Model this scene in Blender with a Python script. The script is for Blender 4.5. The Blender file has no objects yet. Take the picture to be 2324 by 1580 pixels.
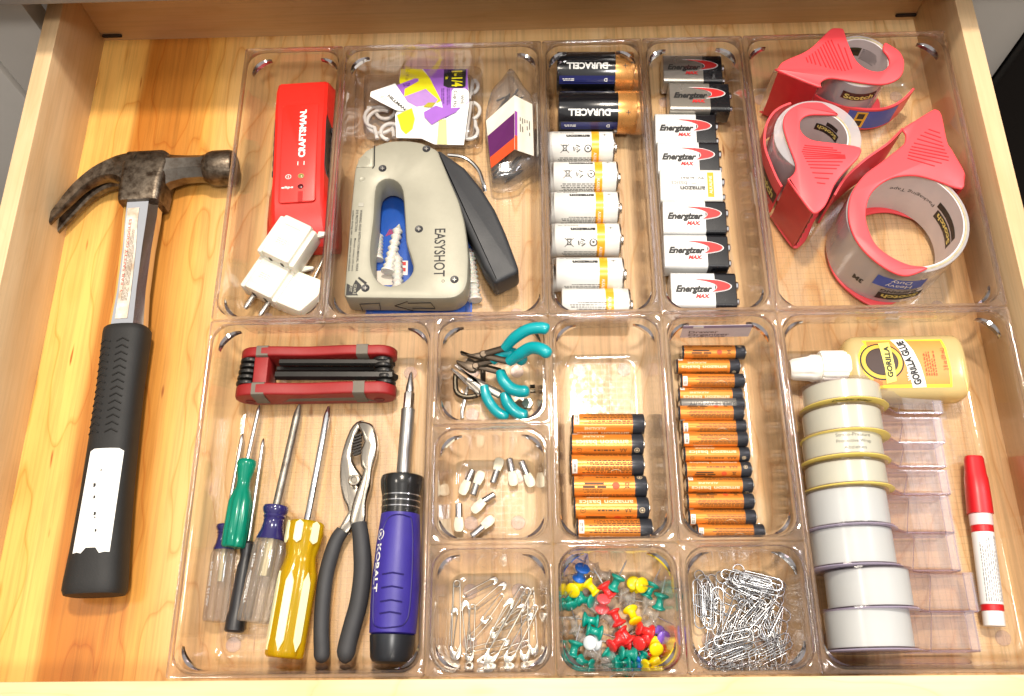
import bpy, bmesh, math, random
from mathutils import Vector, Matrix, Euler
random.seed(7)
K = 0.001                      # everything below is laid out in millimetres
R = math.radians
scn = bpy.context.scene
COL = scn.collection

# ------------------------------------------------------------------ camera
CF, CE, CL = 2046.35, (0.378364, 0.030234, -0.006186), (219.709, -15.979, 605.217)
cam = bpy.data.cameras.new('camera')
cam.sensor_width = 36.0
cam.lens = 36.0 * CF / 2324.0
cam.clip_start, cam.clip_end = 0.01, 50
camo = bpy.data.objects.new('camera', cam)
camo.location = Vector(CL) * K
camo.rotation_euler = CE
COL.objects.link(camo)
scn.camera = camo
CM = Euler(CE, 'XYZ').to_matrix()

# ------------------------------------------------------------------ world, lamps, exposure
w = bpy.data.worlds.new('World'); scn.world = w; w.use_nodes = True
bg = w.node_tree.nodes['Background']
# the kitchen round the drawer: pale ceiling, dimmer walls, dark floor
wn = w.node_tree
_tc = wn.nodes.new('ShaderNodeTexCoord'); _sp = wn.nodes.new('ShaderNodeSeparateXYZ'); _rp = wn.nodes.new('ShaderNodeValToRGB')
wn.links.new(_tc.outputs['Generated'], _sp.inputs[0]); wn.links.new(_sp.outputs['Z'], _rp.inputs[0]); wn.links.new(_rp.outputs[0], bg.inputs[0])
_e = _rp.color_ramp.elements
_e[0].position, _e[0].color = 0.0, (0.10, 0.085, 0.07, 1)
_e[1].position, _e[1].color = 0.80, (1.0, 0.96, 0.92, 1)
for _p, _c in ((0.30, (0.20, 0.17, 0.14, 1)), (0.55, (0.42, 0.37, 0.32, 1)), (0.62, (0.88, 0.83, 0.78, 1))):
    _x = _e.new(_p); _x.color = _c
bg.inputs[1].default_value = 0.82

def lamp(name, loc, target, size, power, color, shape='DISK', size_y=None):
    l = bpy.data.lights.new(name, 'AREA'); l.shape = shape; l.size = size * K
    if size_y: l.size_y = size_y * K
    l.energy = power; l.color = color
    o = bpy.data.objects.new(name, l); COL.objects.link(o)
    o.location = Vector(loc) * K
    o.rotation_euler = (Vector(target) - Vector(loc)).to_track_quat('-Z', 'Y').to_euler()
    return o
TG = (220, 220, 0)
lamp('ceiling_lamp', (260, 620, 1500), TG, 130, 17.5, (1.0, 0.89, 0.75))
lamp('ceiling_lamp_front', (330, -300, 1500), TG, 200, 9.5, (1.0, 0.95, 0.89))
lamp('ceiling_lamp_right', (1250, 500, 1150), TG, 260, 6.0, (0.93, 0.96, 1.0))
lamp('ceiling_lamp_left', (-560, 260, 1500), TG, 200, 3.5, (1.0, 0.9, 0.76))
vs = scn.view_settings
vs.view_transform = 'Standard'; vs.look = 'None'; vs.exposure = 0.2; vs.gamma = 1.0
cy = scn.cycles
cy.max_bounces = 14; cy.diffuse_bounces = 4; cy.glossy_bounces = 6; cy.transmission_bounces = 12
cy.transparent_max_bounces = 40
cy.caustics_reflective = False; cy.caustics_refractive = False
cy.sample_clamp_indirect = 6.0
cy.use_denoising = True

# ------------------------------------------------------------------ picture point -> place in the drawer at height z (mm)
CROP = {'K1': (0, 0, 620/1152), 'K2': (0, 750, 620/1031), 'K3': (500, 80, 400/854), 'K4': (820, 80, 520/1141),
        'K5': (1310, 80, 310/680), 'K6': (1560, 80, 340/746), 'K7': (1800, 40, 700/1495), 'K8': (400, 760, 680/1168),
        'M1': (1030, 760, 340/1791), 'M2': (1030, 1020, 340/1580), 'M3': (1030, 1310, 340/1452), 'M4': (1340, 1310, 350/1495),
        'M5': (1650, 1310, 380/1623), 'M6': (1340, 760, 320/843), 'M7': (1610, 760, 370/974), 'M8': (1900, 760, 600/1009),
        'N1': (620, 380, 200/752), 'N2': (860, 150, 320/2198), 'N3': (1160, 170, 170/895), 'N4': (830, 340, 270/970),
        'N5': (1000, 560, 300/2155), 'N6': (550, 820, 450/2324), 'N7': (1920, 800, 460/2324), 'N8': (1340, 120, 240/1053),
        'O1': (1600, 120, 220/1053), 'O2': (1840, 60, 420/2212), 'O3': (1840, 240, 280/1106), 'O4': (2000, 240, 400/1170),
        'O5': (460, 1000, 300/790), 'O6': (740, 880, 320/648), 'O7': (1640, 740, 220/1337), 'O8': (1940, 1080, 560/1526),
        'S': (0, 0, 1/0.9296)}
def U(c, u, v, z):
    x0, y0, s = CROP[c]
    sx, sy = (x0 + u*s)*0.9296, (y0 + v*s)*0.9296
    d = CM @ Vector(((sx-1162)/CF, -(sy-790)/CF, -1.0))
    t = (z - CL[2]) / d.z
    return Vector((CL[0]+d.x*t, CL[1]+d.y*t, z))
def UL(c, pts, z): return [U(c, a, b, z) for a, b in pts]

# ------------------------------------------------------------------ materials
MATS = {}
def _nt(name):
    m = bpy.data.materials.new(name); m.use_nodes = True
    nt = m.node_tree; nt.nodes.clear()
    out = nt.nodes.new('ShaderNodeOutputMaterial')
    return m, nt, out
def _n(nt, t, **kw):
    n = nt.nodes.new(t)
    for k, v in kw.items():
        if k.startswith('i_'):
            n.inputs[k[2:].replace('_', ' ')].default_value = v
        else: setattr(n, k, v)
    return n
def lin(c):
    f = lambda v: v/12.92 if v <= 0.04045 else ((v+0.055)/1.055)**2.4
    return tuple(f(v/255.0) for v in c)
def ramp(nt, stops):
    r = nt.nodes.new('ShaderNodeValToRGB'); e = r.color_ramp.elements
    while len(e) > 1: e.remove(e[-1])
    e[0].position, e[0].color = stops[0][0], (*stops[0][1], 1)
    for p, c in stops[1:]:
        x = e.new(p); x.color = (*c, 1)
    return r
def mat(name, rgb, rough=0.5, metal=0.0, var=0.06, vscale=60, bump=0.0, bscale=400, spec=0.5, coat=0.0, rgb2=None, sss=0.0, trans=0.0):
    """principled material with a little procedural colour variation; rgb is sRGB 0-255"""
    if name in MATS: return MATS[name]
    m, nt, out = _nt(name)
    b = _n(nt, 'ShaderNodeBsdfPrincipled'); nt.links.new(b.outputs[0], out.inputs[0])
    tc = _n(nt, 'ShaderNodeTexCoord')
    c = lin(rgb); c2 = lin(rgb2) if rgb2 else tuple(v*(1-2.2*var) for v in c)
    ns = _n(nt, 'ShaderNodeTexNoise'); ns.inputs['Scale'].default_value = vscale; ns.inputs['Detail'].default_value = 6; ns.inputs['Roughness'].default_value = 0.62
    nt.links.new(tc.outputs['Object'], ns.inputs['Vector'])
    r = ramp(nt, [(0.38, c), (0.68, c2)])
    nt.links.new(ns.outputs['Fac'], r.inputs[0]); nt.links.new(r.outputs[0], b.inputs['Base Color'])
    mr = _n(nt, 'ShaderNodeMapRange'); mr.inputs['To Min'].default_value = max(rough-0.05, 0.02); mr.inputs['To Max'].default_value = min(rough+0.08, 1)
    nt.links.new(ns.outputs['Fac'], mr.inputs['Value']); nt.links.new(mr.outputs[0], b.inputs['Roughness'])
    b.inputs['Metallic'].default_value = metal
    b.inputs['Specular IOR Level'].default_value = spec
    b.inputs['Coat Weight'].default_value = coat
    b.inputs['Coat Roughness'].default_value = 0.08
    if sss: b.inputs['Subsurface Weight'].default_value = sss; b.inputs['Subsurface Scale'].default_value = 0.003
    if trans: b.inputs['Transmission Weight'].default_value = trans
    if bump:
        bn = _n(nt, 'ShaderNodeTexNoise'); bn.inputs['Scale'].default_value = bscale; bn.inputs['Detail'].default_value = 4
        nt.links.new(tc.outputs['Object'], bn.inputs['Vector'])
        bp = _n(nt, 'ShaderNodeBump'); bp.inputs['Strength'].default_value = bump; bp.inputs['Distance'].default_value = 0.0006
        nt.links.new(bn.outputs['Fac'], bp.inputs['Height']); nt.links.new(bp.outputs[0], b.inputs['Normal'])
    MATS[name] = m
    return m
def fresnel(nt, ior):
    """Fresnel of one sheet surface, the same from both sides"""
    ge = _n(nt, 'ShaderNodeNewGeometry')
    mx = _n(nt, 'ShaderNodeMix', data_type='FLOAT'); mx.inputs['A'].default_value = ior; mx.inputs['B'].default_value = 1/ior
    nt.links.new(ge.outputs['Backfacing'], mx.inputs['Factor'])
    fr = _n(nt, 'ShaderNodeFresnel'); nt.links.new(mx.outputs['Result'], fr.inputs['IOR'])
    return fr
def clear(name, tint=(0.97, 0.955, 0.955), rough=0.03, ior=1.49, glass=0.0, boost=1.0, haze=0.0, hazec=(0.9, 0.9, 0.9), scratch=0.12, edge=0.0):
    """moulded clear plastic: a sheet that lets light straight through and mirrors by Fresnel; glass = share that really refracts"""
    if name in MATS: return MATS[name]
    m, nt, out = _nt(name); L = nt.links.new
    body = _n(nt, 'ShaderNodeBsdfTransparent'); body.inputs[0].default_value = (*tint, 1)
    if edge:       # a sheet crossed at a slant absorbs over a longer path: tint ** (1 / cos)
        ge = _n(nt, 'ShaderNodeNewGeometry'); dt = _n(nt, 'ShaderNodeVectorMath', operation='DOT_PRODUCT')
        L(ge.outputs['Normal'], dt.inputs[0]); L(ge.outputs['Incoming'], dt.inputs[1])
        ab = _n(nt, 'ShaderNodeMath', operation='ABSOLUTE'); L(dt.outputs['Value'], ab.inputs[0])
        mxm = _n(nt, 'ShaderNodeMath', operation='MAXIMUM'); mxm.inputs[1].default_value = 1/edge; L(ab.outputs[0], mxm.inputs[0])
        dv = _n(nt, 'ShaderNodeMath', operation='DIVIDE'); dv.inputs[0].default_value = 1.0; L(mxm.outputs[0], dv.inputs[1])
        cc = _n(nt, 'ShaderNodeCombineColor')
        for ch in range(3):
            pw = _n(nt, 'ShaderNodeMath', operation='POWER'); pw.inputs[0].default_value = tint[ch]; L(dv.outputs[0], pw.inputs[1]); L(pw.outputs[0], cc.inputs[ch])
        L(cc.outputs[0], body.inputs[0])
    tc = _n(nt, 'ShaderNodeTexCoord')
    ns = _n(nt, 'ShaderNodeTexNoise'); ns.inputs['Scale'].default_value = 55; ns.inputs['Detail'].default_value = 5
    L(tc.outputs['Object'], ns.inputs['Vector'])
    bp = _n(nt, 'ShaderNodeBump'); bp.inputs['Strength'].default_value = scratch; bp.inputs['Distance'].default_value = 0.0008
    L(ns.outputs['Fac'], bp.inputs['Height'])
    if haze:
        df = _n(nt, 'ShaderNodeBsdfDiffuse'); df.inputs[0].default_value = (*hazec, 1)
        hx = _n(nt, 'ShaderNodeMixShader'); hx.inputs[0].default_value = haze
        L(body.outputs[0], hx.inputs[1]); L(df.outputs[0], hx.inputs[2]); body = hx
    gs = _n(nt, 'ShaderNodeBsdfGlossy'); gs.inputs['Roughness'].default_value = rough
    L(bp.outputs[0], gs.inputs['Normal'])
    sc = _n(nt, 'ShaderNodeTexNoise'); sc.inputs['Scale'].default_value = 260; sc.inputs['Detail'].default_value = 3     # handling marks
    L(tc.outputs['Object'], sc.inputs['Vector'])
    sm = _n(nt, 'ShaderNodeMapRange'); sm.inputs['From Min'].default_value = .5; sm.inputs['From Max'].default_value = .75; sm.inputs['To Min'].default_value = rough; sm.inputs['To Max'].default_value = rough+.18
    L(sc.outputs['Fac'], sm.inputs['Value']); L(sm.outputs[0], gs.inputs['Roughness'])
    fr = fresnel(nt, ior)
    ml = _n(nt, 'ShaderNodeMath', operation='MULTIPLY'); ml.inputs[1].default_value = boost; ml.use_clamp = True
    L(fr.outputs[0], ml.inputs[0])
    ms = _n(nt, 'ShaderNodeMixShader')
    L(ml.outputs[0], ms.inputs[0]); L(body.outputs[0], ms.inputs[1]); L(gs.outputs[0], ms.inputs[2])
    if glass:
        gl = _n(nt, 'ShaderNodeBsdfGlass'); gl.inputs['Color'].default_value = (*tint, 1); gl.inputs['IOR'].default_value = ior; gl.inputs['Roughness'].default_value = 0.0
        mx = _n(nt, 'ShaderNodeMixShader'); mx.inputs[0].default_value = glass
        L(ms.outputs[0], mx.inputs[1]); L(gl.outputs[0], mx.inputs[2]); ms = mx
    L(ms.outputs[0], out.inputs[0])
    MATS[name] = m
    return m
def glassm(name, rgb, rough=0.05, ior=1.5, mixd=0.0, through=0.4):
    """thick tinted translucent plastic (tool handles)"""
    if name in MATS: return MATS[name]
    m, nt, out = _nt(name); c = lin(rgb); L = nt.links.new
    rf = _n(nt, 'ShaderNodeBsdfGlass'); rf.inputs[0].default_value = (*c, 1); rf.inputs['IOR'].default_value = ior; rf.inputs['Roughness'].default_value = rough
    tr = _n(nt, 'ShaderNodeBsdfTransparent'); tr.inputs[0].default_value = (*c, 1)
    gs = _n(nt, 'ShaderNodeBsdfGlossy'); gs.inputs['Roughness'].default_value = 0.06
    fr = fresnel(nt, ior); m3 = _n(nt, 'ShaderNodeMixShader')
    L(fr.outputs[0], m3.inputs[0]); L(tr.outputs[0], m3.inputs[1]); L(gs.outputs[0], m3.inputs[2])
    m1 = _n(nt, 'ShaderNodeMixShader'); m1.inputs[0].default_value = through
    L(rf.outputs[0], m1.inputs[1]); L(m3.outputs[0], m1.inputs[2])
    df = _n(nt, 'ShaderNodeBsdfPrincipled'); df.inputs['Base Color'].default_value = (*c, 1); df.inputs['Roughness'].default_value = 0.22
    m2 = _n(nt, 'ShaderNodeMixShader'); m2.inputs[0].default_value = mixd
    L(m1.outputs[0], m2.inputs[1]); L(df.outputs[0], m2.inputs[2])
    L(m2.outputs[0], out.inputs[0])
    MATS[name] = m
    return m
def wood(name, stops, xr, grain=0.35, flecks=True, rings=0.5, rough=0.38, axis='Y'):
    """maple veneer: tone strips across xr (mm), fine grain along the given axis, cathedral rings, dark mineral flecks"""
    m, nt, out = _nt(name)
    b = _n(nt, 'ShaderNodeBsdfPrincipled'); nt.links.new(b.outputs[0], out.inputs[0])
    tc = _n(nt, 'ShaderNodeTexCoord'); L = nt.links.new
    sp = _n(nt, 'ShaderNodeSeparateXYZ'); L(tc.outputs['Object'], sp.inputs[0])
    wob = _n(nt, 'ShaderNodeTexNoise'); wob.inputs['Scale'].default_value = 9; wob.inputs['Detail'].default_value = 2
    mp0 = _n(nt, 'ShaderNodeMapping'); mp0.inputs['Scale'].default_value = (1, .25, 1) if axis == 'Y' else (.25, 1, 1)
    L(tc.outputs['Object'], mp0.inputs[0]); L(mp0.outputs[0], wob.inputs['Vector'])
    ad = _n(nt, 'ShaderNodeMath', operation='MULTIPLY_ADD'); ad.inputs[1].default_value = 0.022
    L(wob.outputs['Fac'], ad.inputs[0]); L(sp.outputs['X' if axis == 'Y' else 'Y'], ad.inputs[2])
    mr = _n(nt, 'ShaderNodeMapRange'); mr.inputs['From Min'].default_value = xr[0]*K+.011; mr.inputs['From Max'].default_value = xr[1]*K+.011
    L(ad.outputs[0], mr.inputs['Value'])
    base = ramp(nt, [(p, lin(c)) for p, c in stops]); L(mr.outputs[0], base.inputs[0])
    # fine grain
    mp = _n(nt, 'ShaderNodeMapping'); mp.inputs['Scale'].default_value = (420, 9, 420) if axis == 'Y' else (9, 420, 420)
    L(tc.outputs['Object'], mp.inputs[0])
    g = _n(nt, 'ShaderNodeTexNoise'); g.inputs['Scale'].default_value = 1.0; g.inputs['Detail'].default_value = 7; g.inputs['Roughness'].default_value = .65
    L(mp.outputs[0], g.inputs['Vector'])
    gr = ramp(nt, [(0.25, (1-grain*.62,)*3), (0.55, (1, 1, 1)), (0.8, (1+grain*.0,)*3)]); L(g.outputs['Fac'], gr.inputs[0])
    mu = _n(nt, 'ShaderNodeMix', data_type='RGBA', blend_type='MULTIPLY'); mu.inputs['Factor'].default_value = 1
    L(base.outputs[0], mu.inputs['A']); L(gr.outputs[0], mu.inputs['B']); col = mu.outputs['Result']
    # broad mottling
    mp1 = _n(nt, 'ShaderNodeMapping'); mp1.inputs['Scale'].default_value = (30, 7, 30) if axis == 'Y' else (7, 30, 30)
    L(tc.outputs['Object'], mp1.inputs[0])
    n1 = _n(nt, 'ShaderNodeTexNoise'); n1.inputs['Scale'].default_value = 1; n1.inputs['Detail'].default_value = 5; L(mp1.outputs[0], n1.inputs['Vector'])
    r1 = ramp(nt, [(0.3, (0.78, 0.66, 0.52)), (0.6, (1, 1, 1))]); L(n1.outputs['Fac'], r1.inputs[0])
    mu1 = _n(nt, 'ShaderNodeMix', data_type='RGBA', blend_type='MULTIPLY'); mu1.inputs['Factor'].default_value = .75
    L(col, mu1.inputs['A']); L(r1.outputs[0], mu1.inputs['B']); col = mu1.outputs['Result']
    if rings:
        mp2 = _n(nt, 'ShaderNodeMapping'); mp2.inputs['Scale'].default_value = (13, 3.4, 13) if axis == 'Y' else (3.4, 13, 13)
        L(tc.outputs['Object'], mp2.inputs[0])
        n2 = _n(nt, 'ShaderNodeTexNoise'); n2.inputs['Scale'].default_value = 1; n2.inputs['Detail'].default_value = 3; n2.inputs['Roughness'].default_value = .45
        L(mp2.outputs[0], n2.inputs['Vector'])
        q = _n(nt, 'ShaderNodeMath', operation='MULTIPLY'); q.inputs[1].default_value = 13; L(n2.outputs['Fac'], q.inputs[0])
        fq = _n(nt, 'ShaderNodeMath', operation='FRACT'); L(q.outputs[0], fq.inputs[0])
        r2 = ramp(nt, [(0.0, (0.72, 0.50, 0.28)), (0.05, (0.93, .87, .78)), (0.35, (1, 1, 1)), (0.9, (1, 1, 1)), (1.0, (0.84, 0.68, 0.48))])
        L(fq.outputs[0], r2.inputs[0])
        mu2 = _n(nt, 'ShaderNodeMix', data_type='RGBA', blend_type='MULTIPLY'); mu2.inputs['Factor'].default_value = rings
        L(col, mu2.inputs['A']); L(r2.outputs[0], mu2.inputs['B']); col = mu2.outputs['Result']
    if flecks:
        mp3 = _n(nt, 'ShaderNodeMapping'); mp3.inputs['Scale'].default_value = (150, 24, 150) if axis == 'Y' else (24, 150, 150)
        mp3.inputs['Rotation'].default_value = (0, 0, .08)
        L(tc.outputs['Object'], mp3.inputs[0])
        n3 = _n(nt, 'ShaderNodeTexNoise'); n3.inputs['Scale'].default_value = 1; n3.inputs['Detail'].default_value = 1; L(mp3.outputs[0], n3.inputs['Vector'])
        r3 = ramp(nt, [(0.755, (1, 1, 1)), (0.80, (0.42, 0.2, 0.07))]); L(n3.outputs['Fac'], r3.inputs[0])
        mu3 = _n(nt, 'ShaderNodeMix', data_type='RGBA', blend_type='MULTIPLY'); mu3.inputs['Factor'].default_value = .9
        L(col, mu3.inputs['A']); L(r3.outputs[0], mu3.inputs['B']); col = mu3.outputs['Result']
    L(col, b.inputs['Base Color'])
    b.inputs['Roughness'].default_value = rough; b.inputs['Specular IOR Level'].default_value = 0.35
    bp = _n(nt, 'ShaderNodeBump'); bp.inputs['Strength'].default_value = .12; bp.inputs['Distance'].default_value = .0004
    L(g.outputs['Fac'], bp.inputs['Height']); L(bp.outputs[0], b.inputs['Normal'])
    MATS[name] = m
    return m

# ------------------------------------------------------------------ mesh building (mm)
class G:
    def __init__(s): s.v = []; s.f = []; s.m = []; s.mi = 0
    def add(s, vs, fs):
        o = len(s.v); s.v += [tuple(p) for p in vs]
        for f in fs: s.f.append([i+o for i in f]); s.m.append(s.mi)
        return s
    def loft(s, rings, cap0=True, cap1=True, close=False):
        n = len(rings[0]); vs = [p for r in rings for p in r]; fs = []
        k = len(rings)
        for j in range(k if close else k-1):
            a, b = j*n, ((j+1) % k)*n
            for i in range(n):
                i2 = (i+1) % n
                fs.append([a+i, a+i2, b+i2, b+i])
        if not close:
            if cap0: fs.append(list(range(n))[::-1])
            if cap1: fs.append(list(range((k-1)*n, k*n)))
        return s.add(vs, fs)
    def box(s, c, d, M=None, b=0.0):
        x, y, z = d[0]/2, d[1]/2, d[2]/2
        if b <= 0:
            rr = [[(-x, -y, -z), (x, -y, -z), (x, y, -z), (-x, y, -z)], [(-x, -y, z), (x, -y, z), (x, y, z), (-x, y, z)]]
        else:
            R0 = lambda i, zz: [(p[0], p[1], zz) for p in rrect(x-i, y-i, max(b-i, .01), 2)]
            rr = [R0(b, -z), R0(b*.3, -z+b*.3), R0(0, -z+b), R0(0, z-b), R0(b*.3, z-b*.3), R0(b, z)]
        if M is not None: rr = [[tuple(M @ Vector(p)) for p in r] for r in rr]
        rr = [[(p[0]+c[0], p[1]+c[1], p[2]+c[2]) for p in r] for r in rr]
        return s.loft(rr)
    def prism(s, poly, z0, z1, b=0.0, steps=2, b0=None):
        """vertical prism over an outline, edges rounded by b"""
        poly = ccw([(p[0], p[1]) for p in poly]); b0 = b if b0 is None else b0
        rr = []
        if b0 > 0:
            for i in range(steps):
                a = math.pi/2*i/steps; rr.append([(p[0], p[1], z0+b0*(1-math.cos(a))) for p in inset(poly, b0*(1-math.sin(a)))])
            rr.append([(p[0], p[1], z0+b0) for p in poly])
        else: rr.append([(p[0], p[1], z0) for p in poly])
        if b > 0:
            for i in range(steps, -1, -1):
                a = math.pi/2*i/steps; rr.append([(p[0], p[1], z1-b*(1-math.cos(a))) for p in inset(poly, b*(1-math.sin(a)))])
        else: rr.append([(p[0], p[1], z1) for p in poly])
        return s.loft(rr)
    def tube(s, path, r, n=8, closed=False, cap=True, flat=None):
        """tube along a path; r number or list; flat=(sx,sz) squash of the section"""
        P = [Vector(p) for p in path]; k = len(P)
        rr = []; up = Vector((0, 0, 1)); side = None
        for i, p in enumerate(P):
            if closed: t = P[(i+1) % k]-P[i-1]
            else: t = (P[min(i+1, k-1)]-P[max(i-1, 0)])
            t.normalize()
            if side is None:
                a = up if abs(t.dot(up)) < .95 else Vector((0, 1, 0))
                side = t.cross(a).normalized()
            else:
                side = (side - t*side.dot(t))
                side = side.normalized() if side.length > 1e-6 else t.orthogonal().normalized()
            nn = side.cross(t)
            q = r[i] if isinstance(r, (list, tuple)) else r
            fx, fz = flat if flat else (1, 1)
            rr.append([tuple(p + side*(q*fx*math.cos(2*math.pi*j/n)) + nn*(q*fz*math.sin(2*math.pi*j/n))) for j in range(n)])
        return s.loft(rr, cap, cap, close=closed)
    def lathe(s, prof, n=24, M=None, cap=True):
        """profile [(r,z)] round local z, then M"""
        rr = [[(max(r, 1e-3)*math.cos(2*math.pi*j/n), max(r, 1e-3)*math.sin(2*math.pi*j/n), z) for j in range(n)] for r, z in prof]
        if M is not None: rr = [[tuple(M @ Vector(p)) for p in r] for r in rr]
        return s.loft(rr, cap, cap)
    def poly(s, pts, z=None, flip=False):
        P = [(p[0], p[1], p[2] if z is None else z) for p in pts]
        if z is not None: P = [(a, b, z) for a, b in ccw([(p[0], p[1]) for p in P])]
        return s.add(P, [list(range(len(P)))])
    def quad(s, x, y, w, h, z):
        return s.add([(x, y, z), (x+w, y, z), (x+w, y+h, z), (x, y+h, z)], [[0, 1, 2, 3]])
    def xf(s, M):
        s.v = [tuple(M @ Vector(p)) for p in s.v]; return s
    def fn(s, f):
        s.v = [tuple(f(*p)) for p in s.v]; return s
def area2(P): return sum(P[i][0]*P[(i+1) % len(P)][1]-P[(i+1) % len(P)][0]*P[i][1] for i in range(len(P)))
def ccw(P):
    P = list(P); return P if area2(P) > 0 else P[::-1]
def inset(P, d):
    """move every corner of a ccw outline inwards by d"""
    if d <= 1e-9: return P
    n = len(P); o = []
    for i in range(n):
        a, b, c = Vector(P[i-1]), Vector(P[i]), Vector(P[(i+1) % n])
        e1, e2 = (b-a), (c-b)
        if e1.length < 1e-6 or e2.length < 1e-6: o.append(tuple(b)); continue
        e1.normalize(); e2.normalize()
        n1, n2 = Vector((-e1.y, e1.x)), Vector((-e2.y, e2.x))
        m = n1+n2
        if m.length < 1e-4: m = n1.copy()
        m.normalize(); k = min(d/max(m.dot(n1), .35), d*2)
        o.append(tuple(b+m*k))
    return o
def rrect(hx, hy, r, n=5):
    o = []
    for cx, cy, a0 in ((hx-r, hy-r, 0), (-hx+r, hy-r, 90), (-hx+r, -hy+r, 180), (hx-r, -hy+r, 270)):
        for i in range(n+1):
            a = R(a0+90*i/n); o.append((cx+r*math.cos(a), cy+r*math.sin(a)))
    return o
def smooth(P, n=6, closed=True):
    """Catmull-Rom through the points"""
    P = [Vector(p) for p in P]; k = len(P); o = []
    rng = range(k) if closed else range(k-1)
    for i in rng:
        if closed: a, b, c, d = P[i-1], P[i], P[(i+1) % k], P[(i+2) % k]
        else: a, b, c, d = P[max(i-1, 0)], P[i], P[i+1], P[min(i+2, k-1)]
        for j in range(n):
            t = j/n
            o.append(0.5*((2*b)+(c-a)*t+(2*a-5*b+4*c-d)*t*t+(3*b-a-3*c+d)*t**3))
    if not closed: o.append(P[-1])
    return o
def fillet(P, r, n=4):
    """round every corner of an outline by r (number or list)"""
    P = [Vector((p[0], p[1])) for p in P]; k = len(P); o = []
    for i in range(k):
        a, b, c = P[i-1], P[i], P[(i+1) % k]; ri = r[i] if isinstance(r, (list, tuple)) else r
        u, v = (a-b), (c-b); lu, lv = u.length, v.length
        if ri <= 0 or lu < 1e-6 or lv < 1e-6: o.append((b.x, b.y)); continue
        u.normalize(); v.normalize()
        d = min(ri, lu*.48, lv*.48)
        p0, p1 = b+u*d, b+v*d
        for j in range(n+1):
            t = j/n; q = p0*(1-t)**2+b*2*t*(1-t)+p1*t*t; o.append((q.x, q.y))
    return o
def arc(cx, cy, r, a0, a1, n=10, z=None):
    o = []
    for i in range(n+1):
        a = R(a0+(a1-a0)*i/n); p = (cx+r*math.cos(a), cy+r*math.sin(a))
        o.append(p if z is None else (*p, z))
    return o

def mesh(name, g, mats, sharp=35, smooth_=True):
    me = bpy.data.meshes.new(name)
    me.from_pydata([(x*K, y*K, z*K) for x, y, z in g.v], [], g.f)
    for m in (mats if isinstance(mats, (list, tuple)) else [mats]): me.materials.append(m)
    me.polygons.foreach_set('material_index', g.m)
    me.validate()
    bm = bmesh.new(); bm.from_mesh(me); bmesh.ops.recalc_face_normals(bm, faces=bm.faces); bm.to_mesh(me); bm.free()
    if smooth_:
        me.polygons.foreach_set('use_smooth', [True]*len(me.polygons))
        me.set_sharp_from_angle(angle=R(sharp))
    me.update()
    return me
def obj(name, g, mats, parent=None, sharp=35, smooth_=True, world=True):
    """one mesh object; world=True: g is in world mm and is shifted to the parent's origin"""
    if parent is not None and world:
        L = parent
        off = Vector((0, 0, 0))
        while L is not None: off += L.location/K; L = L.parent
        g.v = [(p[0]-off.x, p[1]-off.y, p[2]-off.z) for p in g.v]
    o = bpy.data.objects.new(name, mesh(name, g, mats, sharp, smooth_)); COL.objects.link(o)
    o.parent = parent
    if name in ('floor_ribs', 'chevron_ridges', 'pad_dots', 'pad_ribs', 'grip_grooves', 'torn_spots', 'grip_seams'): o['kind'] = 'stuff'
    return o
def thing(name, label, cat, loc=(0, 0, 0), rz=0.0, group=None):
    o = bpy.data.objects.new(name, None); COL.objects.link(o)
    o.empty_display_size = .01
    o.location = Vector(loc)*K; o.rotation_euler = (0, 0, rz)
    return tag(o, label, cat, group)
def tag(o, label, cat, group=None):
    o['label'] = label; o['category'] = cat
    if group: o['group'] = group
    return o
def dup(root, label=None, loc=None, rot=None, group=None):
    r = root.copy(); COL.objects.link(r)
    if loc is not None: r.location = Vector(loc)*K
    if rot is not None: r.rotation_euler = rot
    if label: r['label'] = label
    if group: r['group'] = group
    for ch in list(root.children):
        c = ch.copy(); COL.objects.link(c); c.parent = r
        for q in ch.children:
            d = q.copy(); COL.objects.link(d); d.parent = c
    return r

# ------------------------------------------------------------------ lettering
_TX = {}
def text(s, h, wide=None, bold=0.0, shear=0.0, sp=1.0):
    """flat lettering as a G centred on the origin in xy; h = capital height, wide = total width (mm)"""
    key = (s, bold, shear, sp)
    if key not in _TX:
        cu = bpy.data.curves.new('t', 'FONT'); cu.body = s; cu.size = 1.0; cu.offset = bold; cu.shear = shear; cu.space_character = sp
        cu.resolution_u = 3; cu.fill_mode = 'FRONT'
        ob = bpy.data.objects.new('t', cu); COL.objects.link(ob)
        dg = bpy.context.evaluated_depsgraph_get()
        me = bpy.data.meshes.new_from_object(ob.evaluated_get(dg))
        V = [tuple(v.co) for v in me.vertices]; F = [list(p.vertices) for p in me.polygons]
        bpy.data.objects.remove(ob); bpy.data.curves.remove(cu); bpy.data.meshes.remove(me)
        _TX[key] = (V, F)
    V, F = _TX[key]
    g = G()
    if not V: return g
    x0, x1 = min(v[0] for v in V), max(v[0] for v in V)
    k = h/0.70; kx = wide/(x1-x0) if wide else k
    g.add([((v[0]-(x0+x1)/2)*kx, (v[1]-.35)*k, 0) for v in V], F)
    return g
def put(dst, src, x=0, y=0, z=0, rot=0.0, mi=None):
    M = Matrix.Translation((x, y, z)) @ Matrix.Rotation(rot, 4, 'Z')
    o = dst.mi
    if mi is not None: dst.mi = mi
    dst.add([tuple(M @ Vector(p)) for p in src.v], src.f); dst.mi = o
    return dst
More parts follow.
